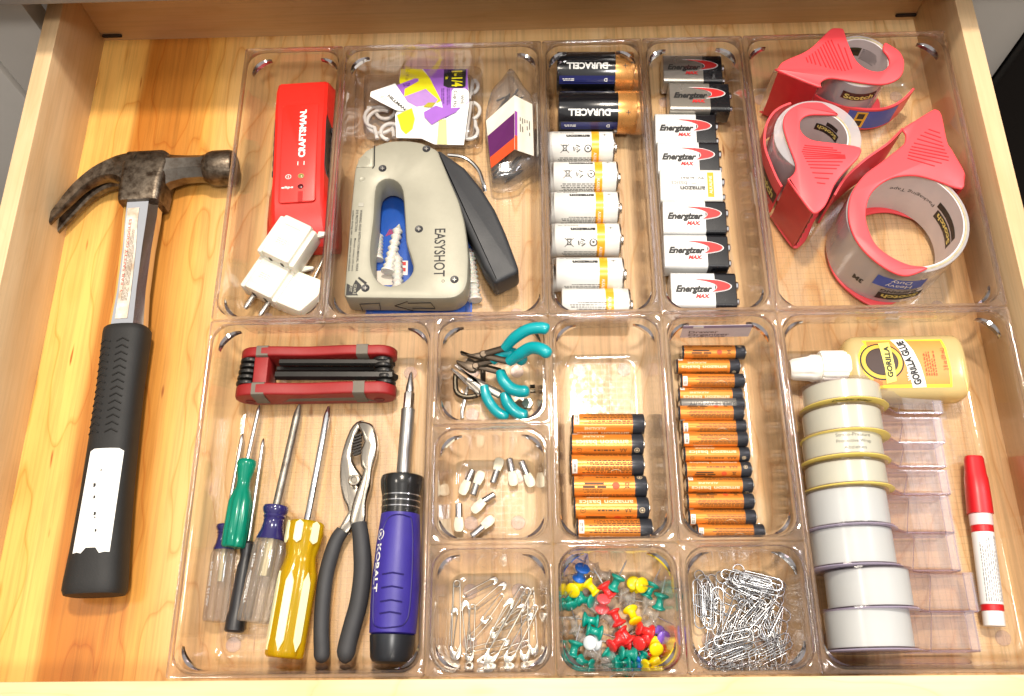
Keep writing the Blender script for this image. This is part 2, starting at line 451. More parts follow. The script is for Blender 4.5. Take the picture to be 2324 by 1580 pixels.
def lines(w, h, n, fill=.55, seed=1, ragged=.25, word=2.2):
    """rows of fine print too small to read: word-sized dashes, centred"""
    rnd = random.Random(seed); g = G(); p = h/n
    for i in range(n):
        y = h/2-p*(i+.5); x = -w/2; xe = w/2-w*ragged*rnd.random()
        while x < xe-.3:
            l = min(word*(.4+rnd.random()), xe-x); g.quad(x, y-p*fill/2, l, p*fill, 0); x += l+p*.45
    return g
def cut(g, step, axis=1):
    """slice flat faces every step mm so that they can be wrapped"""
    bm = bmesh.new(); vs = [bm.verts.new(p) for p in g.v]
    for f, m in zip(g.f, g.m):
        try:
            q = bm.faces.new([vs[i] for i in f]); q.material_index = m
        except ValueError: pass
    lo = min(p[axis] for p in g.v); hi = max(p[axis] for p in g.v)
    y = math.floor(lo/step)*step
    nrm = [0, 0, 0]; nrm[axis] = 1
    while y < hi:
        co = [0, 0, 0]; co[axis] = y
        bmesh.ops.bisect_plane(bm, geom=bm.verts[:]+bm.edges[:]+bm.faces[:], plane_co=co, plane_no=nrm, dist=1e-5)
        y += step
    bm.verts.index_update()
    g2 = G(); g2.v = [tuple(v.co) for v in bm.verts]; g2.f = [[v.index for v in f.verts] for f in bm.faces]; g2.m = [f.material_index for f in bm.faces]
    bm.free(); return g2
def wrapx(g, r, ang0=0.0, lift=0.12):
    """wrap a flat sheet (x along the axis, y round it) on to a cylinder of radius r lying along x; ang0 = turn towards +y"""
    g = cut(g, r*.22)
    def f(x, y, z):
        a = y/r+ang0; q = r+lift+z
        return (x, q*math.sin(a), q*math.cos(a))
    return g.fn(f)
# ------------------------------------------------------------------ the drawer
DW0, DW1, DY0, DY1, DZ = -142.0, 538.3, -1.0, 512.5, 64.0
M_floor = wood('maple_floor', [(0, (240, 190, 104)), (.050, (238, 186, 100)), (.060, (186, 118, 44)), (.105, (192, 124, 50)), (.135, (210, 146, 66)), (.15, (222, 164, 80)), (.2, (238, 198, 134)),
                              (.33, (238, 200, 142)), (.34, (243, 209, 156)), (.6, (238, 200, 142)), (.61, (244, 211, 158)), (.85, (237, 199, 142)), (1, (242, 208, 154))], (-340.2, 340.2), grain=.5, rings=.75)  # veneer strips; the paler tone under the bins imitates haze reflected by the plastic
M_side = wood('maple_side', [(0, (220, 190, 148)), (1, (216, 184, 142))], (-200, 600), grain=.25, flecks=False, rings=.12, rough=.42)
M_back = wood('maple_back', [(0, (220, 186, 140)), (1, (216, 180, 134))], (-200, 600), grain=.25, flecks=False, rings=.12, rough=.42, axis='X')
M_front = wood('maple_front', [(0, (236, 206, 160)), (1, (234, 202, 154))], (-200, 600), grain=.2, flecks=False, rings=.3, rough=.42, axis='X')
M_dark = mat('slot_dark', (40, 26, 18), .8)
M_white = mat('cabinet_paint', (214, 210, 203), .38, var=.03, vscale=8)
M_grey = mat('counter_grey', (150, 148, 146), .45, var=.05, vscale=30)
drawer = thing('drawer', 'shallow maple drawer pulled out, holding the hammer and the clear bins', 'drawer', ((DW0+DW1)/2, 256, -8))
g = G(); g.box(((DW0+DW1)/2, 256, -3), (DW1-DW0+8, 525, 6)); obj('drawer_bottom', g, M_floor, drawer)
TH = 13.0
for x0, x1 in ((DW0-TH, DW0), (DW1, DW1+TH)):
    g = G(); g.box(((x0+x1)/2, (DY0-12+DY1+13)/2, DZ/2-5), (TH, DY1+26-DY0, DZ+10), b=.8); obj('side_board', g, M_side, drawer)
g = G(); g.box(((DW0+DW1)/2, DY1+6.5, DZ/2-5), (DW1-DW0-.05, 13, DZ+9.4), b=.6); bk = obj('back_board', g, M_back, drawer)
for c, u, v in (('K1', 517, 158), ('O2', 0, 0)):
    p = U(c, u, v, 4) if c == 'K1' else U('S', 2053, 38, 4)
    g = G(); g.prism(rrect(8.5, 1.6, 1.5, 4), 0, 1.0)
    g.xf(Matrix.Translation((p.x, DY1-.55, 6.5)) @ Matrix.Rotation(R(90), 4, 'X')); obj('slot', g, M_dark, bk)
g = G(); g.box(((DW0+DW1)/2, DY0-6.5, DZ/2-3), (DW1-DW0-.05, 12.9, DZ+6.6), b=.8); obj('front_board', g, M_front, drawer)
g = G(); g.box(((DW0+DW1)/2, DY0-23, DZ/2-16), (DW1-DW0+80, 19.5, DZ+40), b=1.5); obj('front_panel', g, M_white, drawer)
# thin dark joint between bottom panel and boards
# cabinet the drawer slides out of
cab = thing('cabinet', 'pale painted base cabinet with grey counter edge behind the drawer', 'cabinet', (200, 500, -700))
g = G(); g.box((200, 455+300, 123), (2000, 600, 38), b=2); obj('counter_top', g, M_grey, cab)
g = G(); g.box((200, 492, 90), (1500, 20, 27)); obj('top_rail', g, M_white, cab)
g = G(); g.box((-192, 492, -340), (52, 20, 833)); obj('stile', g, M_white, cab)
g = G(); g.box((585, 492, -340), (58, 20, 833)); obj('stile', g, M_white, cab)
g = G(); g.box((-420, 489, -340), (400, 22, 830), b=2); obj('cabinet_door', g, M_white, cab)
g = G(); g.box((200, 493, -420), (722, 18, 640)); obj('lower_panel', g, M_white, cab)
M_black = mat('black_panel', (14, 12, 12), .35)
ap = tag(obj('dark_panel', G().box((930, 488, -330), (628, 30, 815), b=3), M_black), 'black appliance front right of the white cabinet stile', 'appliance')  # plain black slab filling the area right of the stile
fl = obj('floor', G().box((200, -300, -772), (5000, 4000, 10)), mat('kitchen_floor', (96, 84, 74), .5, vscale=3)); fl['kind'] = 'structure'

# ------------------------------------------------------------------ clear bins
IN = 25.4
M_clear = clear('clear_plastic', (0.992, 0.982, 0.987), rough=.04, ior=1.46, scratch=.10, edge=14, boost=1.6)
M_rim = clear('clear_rim', (0.985, 0.968, 0.98), rough=.02, ior=1.5, glass=.5, scratch=.03, edge=9, boost=1.9)
M_notch = clear('clear_notch', (0.5, 0.44, 0.47), rough=.02, ior=1.5, boost=9, scratch=0)  # dark tint put in to imitate dark refraction in the clear corner
M_foot = clear('clear_foot', (0.95, 0.93, 0.94), rough=.15, ior=1.4, haze=.1, hazec=(.95, .85, .8))
M_rib = clear('clear_rib', (0.985, 0.97, 0.965), rough=.3, ior=1.45, scratch=0, boost=.5)
def make_bin(wi, di, label):
    W, D = wi*IN-.5, di*IN-.5; hx, hy = W/2, D/2
    t = thing('drawer_organizer_bin', label, 'bin', (0, 0, 0), 0, 'clear drawer organizer bins')
    def ring(ins, r, z): return [(p[0], p[1], z) for p in rrect(hx-ins, hy-ins, r, 6)]
    g = G()
    prof = [(15, 6, .9), (12.5, 7, .9), (10.2, 9, 2.2), (8.0, 10, 6), (3.6, 12, 36), (2.5, 12.5, 46.2), (2.6, 12.5, 46.9), (4.0, 11.6, 46.9), (4.2, 11.5, 46.2), (4.5, 11.4, 36), (9.8, 9.2, 8), (11.4, 8.6, 4.6), (14.2, 7.5, 3.2), (15.2, 7, 3.15), (15.7, 6.8, 3.9), (16.4, 6.5, 3.9), (16.9, 6.3, 3.1), (18.2, 6, 3.1)]
    g.loft([ring(*q) for q in prof])
    obj('tray', g, M_clear, t, world=False, sharp=50)
    g = G()
    rp = [(0, 2, 46.2), (0, 2, 50.5), (.5, 1.7, 51), (1.6, 12.5, 51), (2.2, 13, 50.5), (2.5, 12.9, 47.3), (1.9, 12.5, 46.8), (1.0, 2.4, 46.4)]
    g.loft([ring(*q) for q in rp], close=True)
    obj('rim', g, M_rim, t, world=False, sharp=40)
    # fine grid on the floor
    g = G(); fx, fy = hx-18.5, hy-18.5; st = 4.4
    nx, ny = int(2*fx/st), int(2*fy/st)
    for i in range(nx+1):
        x = -fx+(2*fx)*i/nx; g.box((x, 0, 3.25), (.55, 2*fy, .35))
    for i in range(ny+1):
        y = -fy+(2*fy)*i/ny; g.box((0, y, 3.28), (2*fx, .55, .35))
    o = obj('floor_ribs', g, M_rib, t, world=False, smooth_=False)
    for sx in (-1, 1):
        for sy in (-1, 1):
            g = G(); g.lathe([(4.6, .05), (4.8, .3), (4.8, 1.2), (4.4, 1.6)], 20, Matrix.Translation((sx*(hx-22), sy*(hy-22), 0))); obj('foot', g, M_foot, t, world=False)
            # crescent stacking notch in the corner
            g = G(); cx, cy = sx*(hx-17.2), sy*(hy-17.2)
            a0 = math.degrees(math.atan2(sy, sx))
            rr = []
            for i in range(13):
                a = R(a0-52+104*i/12); th = 2.3*math.sin(math.pi*i/12)+.05
                ro = 12.2; ca, sa = math.cos(a), math.sin(a)
                rr.append([(cx+(ro)*ca, cy+ro*sa, 39), (cx+(ro-th)*ca, cy+(ro-th)*sa, 39.2), (cx+(ro-th*.8)*ca, cy+(ro-th*.8)*sa, 42), (cx+(ro+.2)*ca, cy+(ro+.2)*sa, 43)])
            g.loft(rr); obj('corner_notch', g, M_notch, t, world=False)
    return t
BINS = {}
for key, x0, x1, y0, y1, lab in (
        ('A', 0, 3, 9, 18, 'long narrow clear bin holding the red stud finder and white plug adapters'),
        ('B', 3, 9, 9, 18, 'wide clear bin holding the grey staple gun'),
        ('C', 9, 12, 9, 18, 'long narrow clear bin holding black and white round batteries'),
        ('D', 12, 15, 9, 18, 'long narrow clear bin holding the rectangular batteries'),
        ('E', 15, 21, 9, 18, 'wide clear bin holding three red packing tape dispensers'),
        ('F', 0, 6, 0, 9, 'wide clear bin holding screwdrivers and slip joint pliers'),
        ('J', 6, 9, 6, 9, 'small square clear bin holding teal handled mini pliers'),
        ('L', 6, 9, 3, 6, 'small square clear bin holding shelf support pins'),
        ('N', 6, 9, 0, 3, 'small square clear bin holding safety pins'),
        ('H2', 9, 12, 3, 9, 'clear bin holding six orange batteries, the thicker kind'),
        ('P', 9, 12, 0, 3, 'small square clear bin full of coloured push pins'),
        ('H', 12, 15, 3, 9, 'clear bin holding thirteen slim orange batteries'),
        ('Q', 12, 15, 0, 3, 'small square clear bin holding silver paper clips'),
        ('I', 15, 21, 0, 9, 'wide clear bin holding glue bottle and clear tape dispensers')):
    sz = (x1-x0, y1-y0); c = ((x0+x1)/2*IN, (y0+y1)/2*IN, .3)
    if sz in BINS: dup(BINS[sz], lab, c)
    else:
        BINS[sz] = make_bin(*sz, lab); BINS[sz].location = Vector(c)*K
# ------------------------------------------------------------------ shared materials
FZ = 3.9                                     # inner floor of a bin
M_steel = mat('bright_steel', (205, 203, 200), .22, 1.0, var=.05)
M_chrome = mat('chrome', (222, 222, 224), .07, 1.0, var=.02)
M_nickel = mat('nickel', (196, 190, 180), .25, 1.0, var=.05)
M_ink = mat('black_print', (26, 24, 24), .5)
M_inkw = mat('white_print', (240, 238, 232), .45, var=.02)
M_inkr = mat('red_print', (206, 40, 40), .45)
M_inkg = mat('gold_print', (232, 214, 120), .45)
M_purple = mat('purple_print', (120, 70, 160), .45)
M_blackp = mat('black_plastic', (30, 30, 33), .38, bump=.15, bscale=900)
M_whitep = mat('white_plastic', (226, 221, 206), .32, var=.02, sss=.15)
# ------------------------------------------------------------------ round batteries
AX = Matrix.Rotation(R(90), 4, 'Y')          # lathe z -> x
def ring_icon(r0, r1, n=20):
    g = G(); a = arc(0, 0, r0, 0, 360, n, 0)[:-1]; b = arc(0, 0, r1, 0, 360, n, 0)[:-1]
    return g.add(a+b, [[i, (i+1) % n, n+(i+1) % n, n+i] for i in range(n)])
def bar(x0, y0, x1, y1, w):
    d = Vector((x1-x0, y1-y0)).normalized(); n = Vector((-d.y, d.x))*w/2
    return G().add([(x0-n.x, y0-n.y, 0), (x1-n.x, y1-n.y, 0), (x1+n.x, y1+n.y, 0), (x0+n.x, y0+n.y, 0)], [[0, 1, 2, 3]])
def bin_icon(s):
    g = G(); put(g, bar(-s, -s, s, s, s*.13)); put(g, bar(-s, s, s, -s, s*.13), z=.01)
    put(g, bar(-.5*s, .5*s, .5*s, .5*s, s*.2), z=.02); put(g, bar(-.45*s, .5*s, -.3*s, -.6*s, s*.14), z=.02); put(g, bar(.45*s, .5*s, .3*s, -.6*s, s*.14), z=.02)
    put(g, bar(-.55*s, -.75*s, .55*s, -.75*s, s*.26), z=.02); return g
def recycle_icon(s):
    g = G()
    for k in range(3):
        a = R(90+120*k); b = R(90+120*k+75); put(g, bar(s*math.cos(a), s*math.sin(a), s*math.cos(b), s*math.sin(b), s*.3))
    put(g, ring_icon(s*.3, s*.42, 12), z=.01); return g
def round_battery(name, label, cat, r, L, sleeves, prints, nub, group, cap=None):
    """axis along x, + end at +x, origin on the axis; sleeves [(name,x0,x1,mat)], prints [(G,[mats])] already wrapped"""
    t = thing(name, label, cat, group=group)
    for i, (nm, x0, x1, m) in enumerate(sleeves):
        g = G(); e = .5; pr = [(r-e*.9, x0), (r, x0+.45), (r, x1-.45), (r-e*.9, x1)] if i in (0, len(sleeves)-1) else [(r-.01, x0), (r-.01, x1)]
        if i == 0: pr = [(r-1.2, x0), (r-.35, x0+.25), (r, x0+.9), (r, x1)]
        if i == len(sleeves)-1: pr = [(r, x0), (r, x1-.9), (r-.35, x1-.25), (r-1.2, x1)]
        g.lathe(pr, 40, AX, cap=(i in (0, len(sleeves)-1)))
        obj(nm, g, m, t, world=False, sharp=50)
    g = G(); g.lathe([(r*.72, L/2-.2), (r*.72, L/2+.25), (nub[0], L/2+.3), (nub[0], L/2+nub[1]-.35), (nub[0]-.4, L/2+nub[1])], 20, AX); obj('positive_terminal', g, M_nickel, t, world=False)
    g = G(); g.lathe([(r*.7, -L/2-.35), (r*.75, -L/2+.1)], 20, AX); obj('negative_terminal', g, M_nickel, t, world=False)
    for nm, g, ms in prints: obj(nm, g, ms, t, world=False, smooth_=False)
    return t
def on_axis(crop, ul, ur, v, z, dv=0):
    a, b = U(crop, ul, v, z), U(crop, ur, v+dv, z)
    return (a+b)/2, math.atan2(b.y-a.y, b.x-a.x)
M_org = mat('battery_orange', (226, 138, 52), .3, .35, var=.05, vscale=90)
M_bdark = mat('battery_charcoal', (52, 54, 60), .3, .2)
M_bprint = mat('print_brown', (92, 58, 30), .5)
M_pale = mat('print_pale', (250, 222, 180), .4)
M_slot = mat('label_white', (240, 236, 226), .45)
def orange_sheet(r, L):
    """printed sleeve unrolled: x along the battery, y round it (0 at the top going down)"""
    k = r/7.2; kx = L/50.0; g = G(); PI = math.pi
    def T(s, h, x, y, w=None, mi=0, bold=.01): put(g, text(s, h*k, w*kx if w else None, bold), x*kx, y*k, 0, PI, mi)
    put(g, lines(36*kx, 10*k, 7, .5, 3), -1.0*kx, -5.5*k, 0, PI, 0)
    for i in range(1): g.mi = 2; g.quad(-23.4*kx, -10.5*k, 3.4*kx, 10*k, 0.02); g.mi = 0
    put(g, lines(7*k, 2.0*kx, 2, .5, 5), -21.7*kx, -5.5*k, .05, PI/2, 0)
    T('ALKALINE', 1.9, -9, -13.3, 15, 1)
    T('amazon basics', 3.3, -3.5, -18.0, 36, 1, .02)
    put(g, G().add([(p[0], p[1], 0) for p in arc(0, 0, 5, 205, 335, 12)]+[(p[0], p[1]+.5, 0) for p in arc(0, 0, 5.2, 335, 205, 12)], [list(range(26))]), 6*kx, -13.5*k+1.4*k, 0, PI, 1)
    T('AA' if r > 6 else 'AAA', 2.6, 11, -23.4, 5 if r > 6 else 7); put(g, lines(16*kx, 1.6*k, 1, .7, 9), -3*kx, -23.4*k, 0, PI, 0)
    put(g, ring_icon(1.5*k, 1.8*k), -19*kx, -23.4*k, 0, 0, 0); put(g, bar(-.9*k, 0, .9*k, 0, .4*k), -19*kx, -23.4*k, .01)
    put(g, ring_icon(1.5*k, 1.8*k), 20.2*kx, -23.4*k, 0, 0, 1); put(g, bar(-.9*k, 0, .9*k, 0, .45*k), 20.2*kx, -23.4*k, .01, 0, 1); put(g, bar(0, -.9*k, 0, .9*k, .45*k), 20.2*kx, -23.4*k, .02, 0, 1)
    for i, (x, y, w) in enumerate(((-15, -28.6, 4), (-8.5, -28.6, 9), (-14, -30.8, 8), (-5.5, -30.8, 6))): g.mi = 0; g.quad((x-w/2)*kx, (y-.75)*k, w*kx, 1.5*k, 0)
    put(g, lines(14*kx, 3*k, 3, .4, 12), -12*kx, -33.6*k, 0, PI, 0)
    g.mi = 3; g.poly([(4*kx+p[0], -30*k+p[1]) for p in arc(0, 0, 2.5*k, 0, 360, 18)[:-1]], 0); g.mi = 0
    put(g, bin_icon(2.4*k), 11.5*kx, -30*k, 0, PI, 0)
    put(g, lines(36*kx, 7*k, 5, .5, 17), -1.0*kx, -39.5*k, 0, PI, 0)
    return wrapx(g, r, 0, .07)
def make_orange(name, cat, r, L, group):
    s = [('base_ring', -L/2, -L/2+1.2*L/50, M_bdark), ('sleeve', -L/2+1.2*L/50, L/2-8.2*L/50, M_org), ('black_band', L/2-8.2*L/50, L/2, M_bdark)]
    return round_battery(name, 'x', cat, r, L, s, [('lettering', orange_sheet(r, L), [M_bprint, M_pale, M_slot, mat('print_red', (214, 84, 40), .5)])], (r*.38, 1.2), group)
proto = make_orange('orange_battery', 'battery', 7.2, 49.2, 'thick orange batteries side by side')
ORD6 = ['orange battery at the far end of the row of six', 'second orange battery from the far end of the row of six, large pale lettering', 'third orange battery of the row of six, fine print with white box',
        'fourth orange battery of the row of six, red dot and bin symbol', 'fifth orange battery of the row of six, beside the nearest one', 'nearest orange battery of the row of six, against the bin wall']
for i, (l, r_, v, s, dz) in enumerate(((150, 606, 727, -10.3, 0), (142, 600, 858, -19.5, 0), (140, 600, 990, -4.6, 0), (156, 620, 1128, -31, 0), (166, 632, 1266, -22.5, 0), (180, 658, 1405, -8.8, 0))):
    z = FZ+7.2+dz
    c, a = on_axis('M6', l, r_, v, z)
    o = proto if i == 0 else dup(proto)
    o['label'] = ORD6[i]; o.location = c*K; o.rotation_euler = (s/7.2+.28, 0, a)
proto = make_orange('slim_orange_battery', 'battery', 5.15, 44, 'slim orange batteries side by side')
ROW = [(145, 545, 265, -29.5, 0), (108, 508, 355, -16.5, 0), (136, 538, 448, -5, 0), (120, 525, 540, -15.5, 0), (124, 530, 655, -38, 4.2), (142, 545, 742, -4, 0), (150, 553, 822, -6, 4.0), (160, 566, 920, -20, 0),
       (170, 576, 1018, -26, 0), (178, 586, 1118, -15.5, 0), (182, 594, 1222, -38, 0), (190, 606, 1325, -4, 0), (238, 664, 1418, -5, 0)]
NTH = ['farthest slim orange battery, with symbols and red dot, below the bin label', 'second slim orange battery from the far end, set furthest left', 'third slim orange battery from the far end, fine print and white box', 'fourth slim orange battery from the far end, beside the grey battery',
       'fifth slim orange battery, lying just in front of the grey one', 'sixth slim orange battery from the far end, partly tucked under its neighbours', 'seventh slim orange battery, the middle one of the row',
       'eighth slim orange battery, large pale lettering across its top', 'ninth slim orange battery, three dark A letters on top', 'tenth slim orange battery, pale lettering, fourth from the near end', 'third slim orange battery from the near end', 'second slim orange battery from the near end', 'nearest slim orange battery, pushed furthest right']
for i, (l, r_, v, s, dz) in enumerate(ROW):
    z = FZ+5.2+dz; c, a = on_axis('M7', l, r_, v, z)
    o = proto if i == 0 else dup(proto)
    o['label'] = NTH[i]; o.location = c*K; o.rotation_euler = (s*.72/5.15+.28, 0, a)
r, L = 5.15, 44
g = G(); put(g, text('SUPER HEAVY DUTY', 2.4, 32, .02), 0, 0, 0, math.pi)
gb = round_battery('grey_battery', 'single dark grey battery squeezed between the slim orange ones', 'battery', r, L, [('sleeve', -L/2, L/2-6, mat('battery_grey', (128, 124, 118), .3, .5)), ('black_band', L/2-6, L/2, M_bdark)],
                   [('lettering', wrapx(g, r, 0, .07), [M_ink])], (2, 1.1), None)
c, a = on_axis('M7', 140, 530, 600, FZ+5.2); gb.location = c*K; gb.rotation_euler = (.15, 0, a)
# white C cells
M_cw = mat('battery_white', (222, 220, 214), .22, 0, var=.02, coat=.4)
M_cy = mat('battery_yellow', (240, 172, 40), .28, .1)
def white_sheet(variant):
    g = G(); PI = math.pi
    put(g, text('basics', 2.6, 10, .0), -12, 2.6, 0, PI, 1); put(g, text('amazon', 3.2, 18, .05), -3.5, -1.6, 0, PI)
    put(g, bar(-1.6, 0, 1.6, 0, .4), 16.5, 0); put(g, bar(0, -1.2, 0, 1.2, .4), 16.5, 0, .01); put(g, bar(-1.6, 0, 1.6, 0, .4), -20, 3)
    if variant == 0:
        put(g, bin_icon(3.2), -13.5, -11.5, 0, PI); put(g, recycle_icon(2.7), -4.5, -11.5, 0, PI, 0)
        put(g, ring_icon(2.1, 2.9), 4, -11.5, 0, PI, 0); put(g, text('e', 2.4, None, .03), 4, -11.5, 0, PI)
    put(g, lines(27, 7.5, 5, .42, 31+variant), -6, -22, 0, PI)
    put(g, text('ALKALINE', 2.2, 11, .01), 9.5, -20, .05, -PI/2, 2)
    return wrapx(g, 12.4, 0, .08)
L, r = 48.6, 12.4
SL = [('sleeve', -L/2, 6.6, M_cw), ('yellow_band', 6.6, 12.4, M_cy), ('sleeve_end', 12.4, L/2-1.5, M_cw), ('end_cap', L/2-1.5, L/2, M_nickel)]
pv = []
for vv in (0, 1):
    pv.append(round_battery('white_battery', 'x', 'battery', r, L, SL, [('lettering', white_sheet(vv), [M_ink, mat('print_grey', (110, 106, 104), .5), M_inkw])], (4.2, 2.2), 'white round batteries'))
LC = ['farthest white round battery, next to the black ones', 'second white round battery from the black ones', 'third white round battery, without symbols, between two with symbols', 'fourth white round battery, with bin and recycling symbols', 'fifth white round battery, lying on top of the nearest one', 'nearest white round battery, half hidden under the one behind it']
used = [False, False]
for i, (l, r_, v, s, dz, vv) in enumerate(((78, 410, 618, -10, 1, 0), (84, 436, 780, -14, 0, 0), (92, 437, 942, -12, 0, 1), (100, 442, 1112, -10, 0, 0), (106, 460, 1296, -12, 2, 1), (143, 487, 1462, -22, -.5, 1))):
    z = FZ+r+dz; c, a = on_axis('K5', l, r_, v, z)
    o = dup(pv[vv]) if used[vv] else pv[vv]; used[vv] = True
    o['label'] = LC[i]; o.location = c*K; o.rotation_euler = (s/r+.5, 0, a)
# black D cells
M_db = mat('battery_black', (16, 16, 20), .16, 0, coat=.6)
M_cop = mat('battery_copper', (226, 162, 92), .26, .6, var=.08, vscale=200)
L, r = 60.0, 16.4
def dur_sheet(plus):
    g = G(); PI = math.pi
    put(g, text('DURACELL', 4.8, 32, .035), -6.5, 0, 0, PI)
    g.mi = 1; g.quad(-28, -14, 43, 6.5, -.02); g.mi = 0
    put(g, lines(11, 2.2, 2, .5, 2), -22, -10.5, .02, PI); put(g, text('D', 2.6, None, .02), 8, -10.8, .02, PI)
    g.mi = 2; put(g, bar(-1.7, 0, 1.7, 0, .5), 23, 0, 0, 0, 2); put(g, bar(0, -1.7, 0, 1.7, .5), 23, 0, .01, 0, 2); g.mi = 0
    return wrapx(g, r, 0, .08)
pd = round_battery('black_copper_battery', 'far black and copper battery against the end of its bin', 'battery', r, L, [('sleeve', -L/2, 15.5, M_db), ('copper_band', 15.5, L/2, M_cop)],
                   [('lettering', dur_sheet(1), [M_inkw, mat('print_navy', (34, 38, 92), .2), M_ink])], (4.8, 2.2), 'black and copper batteries')
for i, (l, r_, v, s, lab) in enumerate(((108, 513, 218, -5, None), (118, 528, 428, 0, 'near black and copper battery, touching the white ones'))):
    c, a = on_axis('K5', l, r_, v, FZ+r); o = pd if i == 0 else dup(pd, lab)
    o.location = c*K; o.rotation_euler = (s/r+.62, 0, a)
# ------------------------------------------------------------------ rectangular 9 V batteries
M_9s = mat('battery_silver', (206, 204, 198), .3, .55, var=.05)
M_9w = mat('battery_pearl', (220, 220, 218), .28, .15, var=.03)
M_9g = mat('battery_gunmetal', (176, 170, 160), .28, .75, var=.06)
M_9k = mat('battery_blackend', (22, 22, 26), .25, coat=.3)
def nine_volt(name, label, body, white=False):
    t = thing(name, label, 'battery', group='rectangular batteries in a row')
    Lx, Wy, Tz = 46.5, 27.4, 17.0
    def sect(x, ins=0): return [(x, p[0], p[1]+Tz/2) for p in rrect(Wy/2-ins, Tz/2-ins, 3.0, 5)]
    xs = 8.0 if not white else 22.75
    g = G(); g.loft([sect(-Lx/2, .5), sect(-Lx/2+.5), sect(xs)]); obj('casing', g, body, t, world=False)
    if not white:
        g = G(); g.loft([sect(xs+.02), sect(Lx/2-.6), sect(Lx/2, .6)]); obj('black_end', g, M_9k, t, world=False)
    for y, rr in ((-6.3, 2.9), (6.3, 3.6)):
        g = G(); g.lathe([(rr+.6, Lx/2-.2), (rr+.6, Lx/2+.5), (rr, Lx/2+.6), (rr, Lx/2+2.4), (rr-.5, Lx/2+2.9), (rr-1.3, Lx/2+2.9), (rr-1.4, Lx/2+1)], 16, Matrix.Translation((0, y, Tz/2)) @ AX); obj('snap_terminal', g, M_chrome, t, world=False)
    g = G(); zt = Tz+.08
    if white:
        put(g, text('amazon', 4.0, 18.5, .03), 1, -3.6, zt, math.pi); put(g, text('basics', 3.4, 11.5, .0), -9.0, .9, zt, math.pi, 1); put(g, text('9V  6LR61', 1.7, 17, .01), 1, 5.6, zt, math.pi)
        put(g, G().add([(p[0], p[1], 0) for p in arc(0, 0, 5, 215, 325, 10)]+[(p[0], p[1]+.6, 0) for p in arc(0, 0, 5.3, 325, 215, 10)], [list(range(22))]), 2, .2-4.2, zt, math.pi)
        g.mi = 2; g.quad(12, -10.4, 4.6, 20.8, zt-.03); g.mi = 3; put(g, text('ALKALINE', 2.2, 15, .0), 14.3, 0, zt+.02, math.pi/2, 3)
        obj('lettering', g, [M_ink, mat('print_grey', (110, 106, 104), .5), M_cy, M_inkw], t, world=False, smooth_=False)
    else:
        put(g, text('Energizer', 4.8, 26, .045, .32), -7.0, .2, zt+.4); put(g, text('MAX.', 2.8, 10, .05, .3), -1, -5.6, zt+.4, 0, 1)
        # swoosh: white edge, violet line, red comet
        CM_ = smooth([(-8, 8.3), (2, 8.2), (11, 7.2), (17.5, 5), (20, 2.4), (17.5, -.4), (11.5, -2.0), (5, -2.8), (8, -.6), (8.8, 2.0), (6.6, 4.4), (0, 6.8)], 4)
        cc_ = ccw([(p.x, p.y) for p in CM_])
        for d, mi, dz in ((0.0, 2, .0), (.75, 3, .08), (1.15, 2, .16), (1.6, 1, .24)):
            g.mi = mi; k_ = 1-d*.085; g.poly([(13+(x-13)*k_, 2.6+(y-2.6)*k_) for x, y in cc_], zt+dz)
        obj('lettering', g, [M_ink, M_inkr, M_inkw, mat('print_violet', (90, 60, 120), .4)], t, world=False, smooth_=False)
    return t
n9 = {}
L9 = ['farthest grey and black rectangular battery, at the end of its bin', 'second grey rectangular battery from the far end, set furthest right', 'third rectangular battery from the far end, set furthest left', 'rectangular battery just behind the white one with yellow band',
      'white rectangular battery with a yellow band', 'rectangular battery just in front of the white one with yellow band', 'second nearest rectangular battery, silver and black', 'nearest rectangular battery, silver and black, set to the right']
for i, (l, r_, v, kind, tilt) in enumerate(((133, 443, 190, 'g', -3), (163, 487, 342, 'g', -4), (90, 410, 505, 's', 3), (102, 428, 655, 's', 5), (106, 455, 808, 'w', 2), (128, 468, 976, 's', 3), (136, 478, 1165, 's', 0), (175, 520, 1372, 's', 0))):
    zt = FZ+17+(3 if i in (1,) else 0)
    a, b = U('K6', l, v, zt), U('K6', r_, v+3, zt); c = (a+b)/2
    if kind in n9: o = dup(n9[kind], L9[i])
    else:
        o = n9[kind] = nine_volt('rectangular_battery', L9[i], {'g': M_9g, 's': M_9w, 'w': M_cw}[kind], kind == 'w')
    o.location = Vector((c.x, c.y, zt-17))*K; o.rotation_euler = (R(tilt), 0, math.atan2(b.y-a.y, b.x-a.x))
# ------------------------------------------------------------------ claw hammer
M_rust = mat('rusty_steel', (118, 106, 92), .38, .9, vscale=160, rgb2=(52, 40, 30), bump=.35, bscale=500)
M_forge = mat('worn_steel', (128, 122, 114), .34, .95, vscale=70, rgb2=(78, 64, 52))
hm = thing('claw_hammer', 'claw hammer with rusty head, chrome neck and black rubber grip', 'hammer', (-70, 200, 0))
HO = Vector((-76.5, 341, 16)); HR = Matrix.Translation(HO) @ Matrix.Rotation(R(2.0), 4, 'Z')
def H(g): return g.xf(HR)
def sq(hx, hz, c, n=6, e=.35):               # rounded rectangle ring in xz at height y
    return [(p[0]+c[0], c[1], p[1]+c[2]) for p in rrect(hx, hz, min(hx, hz)*e, 3)]
g = G(); g.loft([sq(15.5, 12, (0, -2, 0)), sq(16, 13, (0, 1, 0)), sq(16.5, 13.5, (.5, 14, 0)), sq(18, 13, (1.5, 30, 0)), sq(17.5, 11.5, (1.5, 39, 0)), sq(15.5, 9, (0, 42.5, 0))])
obj('cheek', H(g), M_rust, hm, sharp=40)
def oc(x, ry, rz, cy): return [(x, cy+ry*math.cos(R(22.5+45*i)), rz*math.sin(R(22.5+45*i))) for i in range(8)]
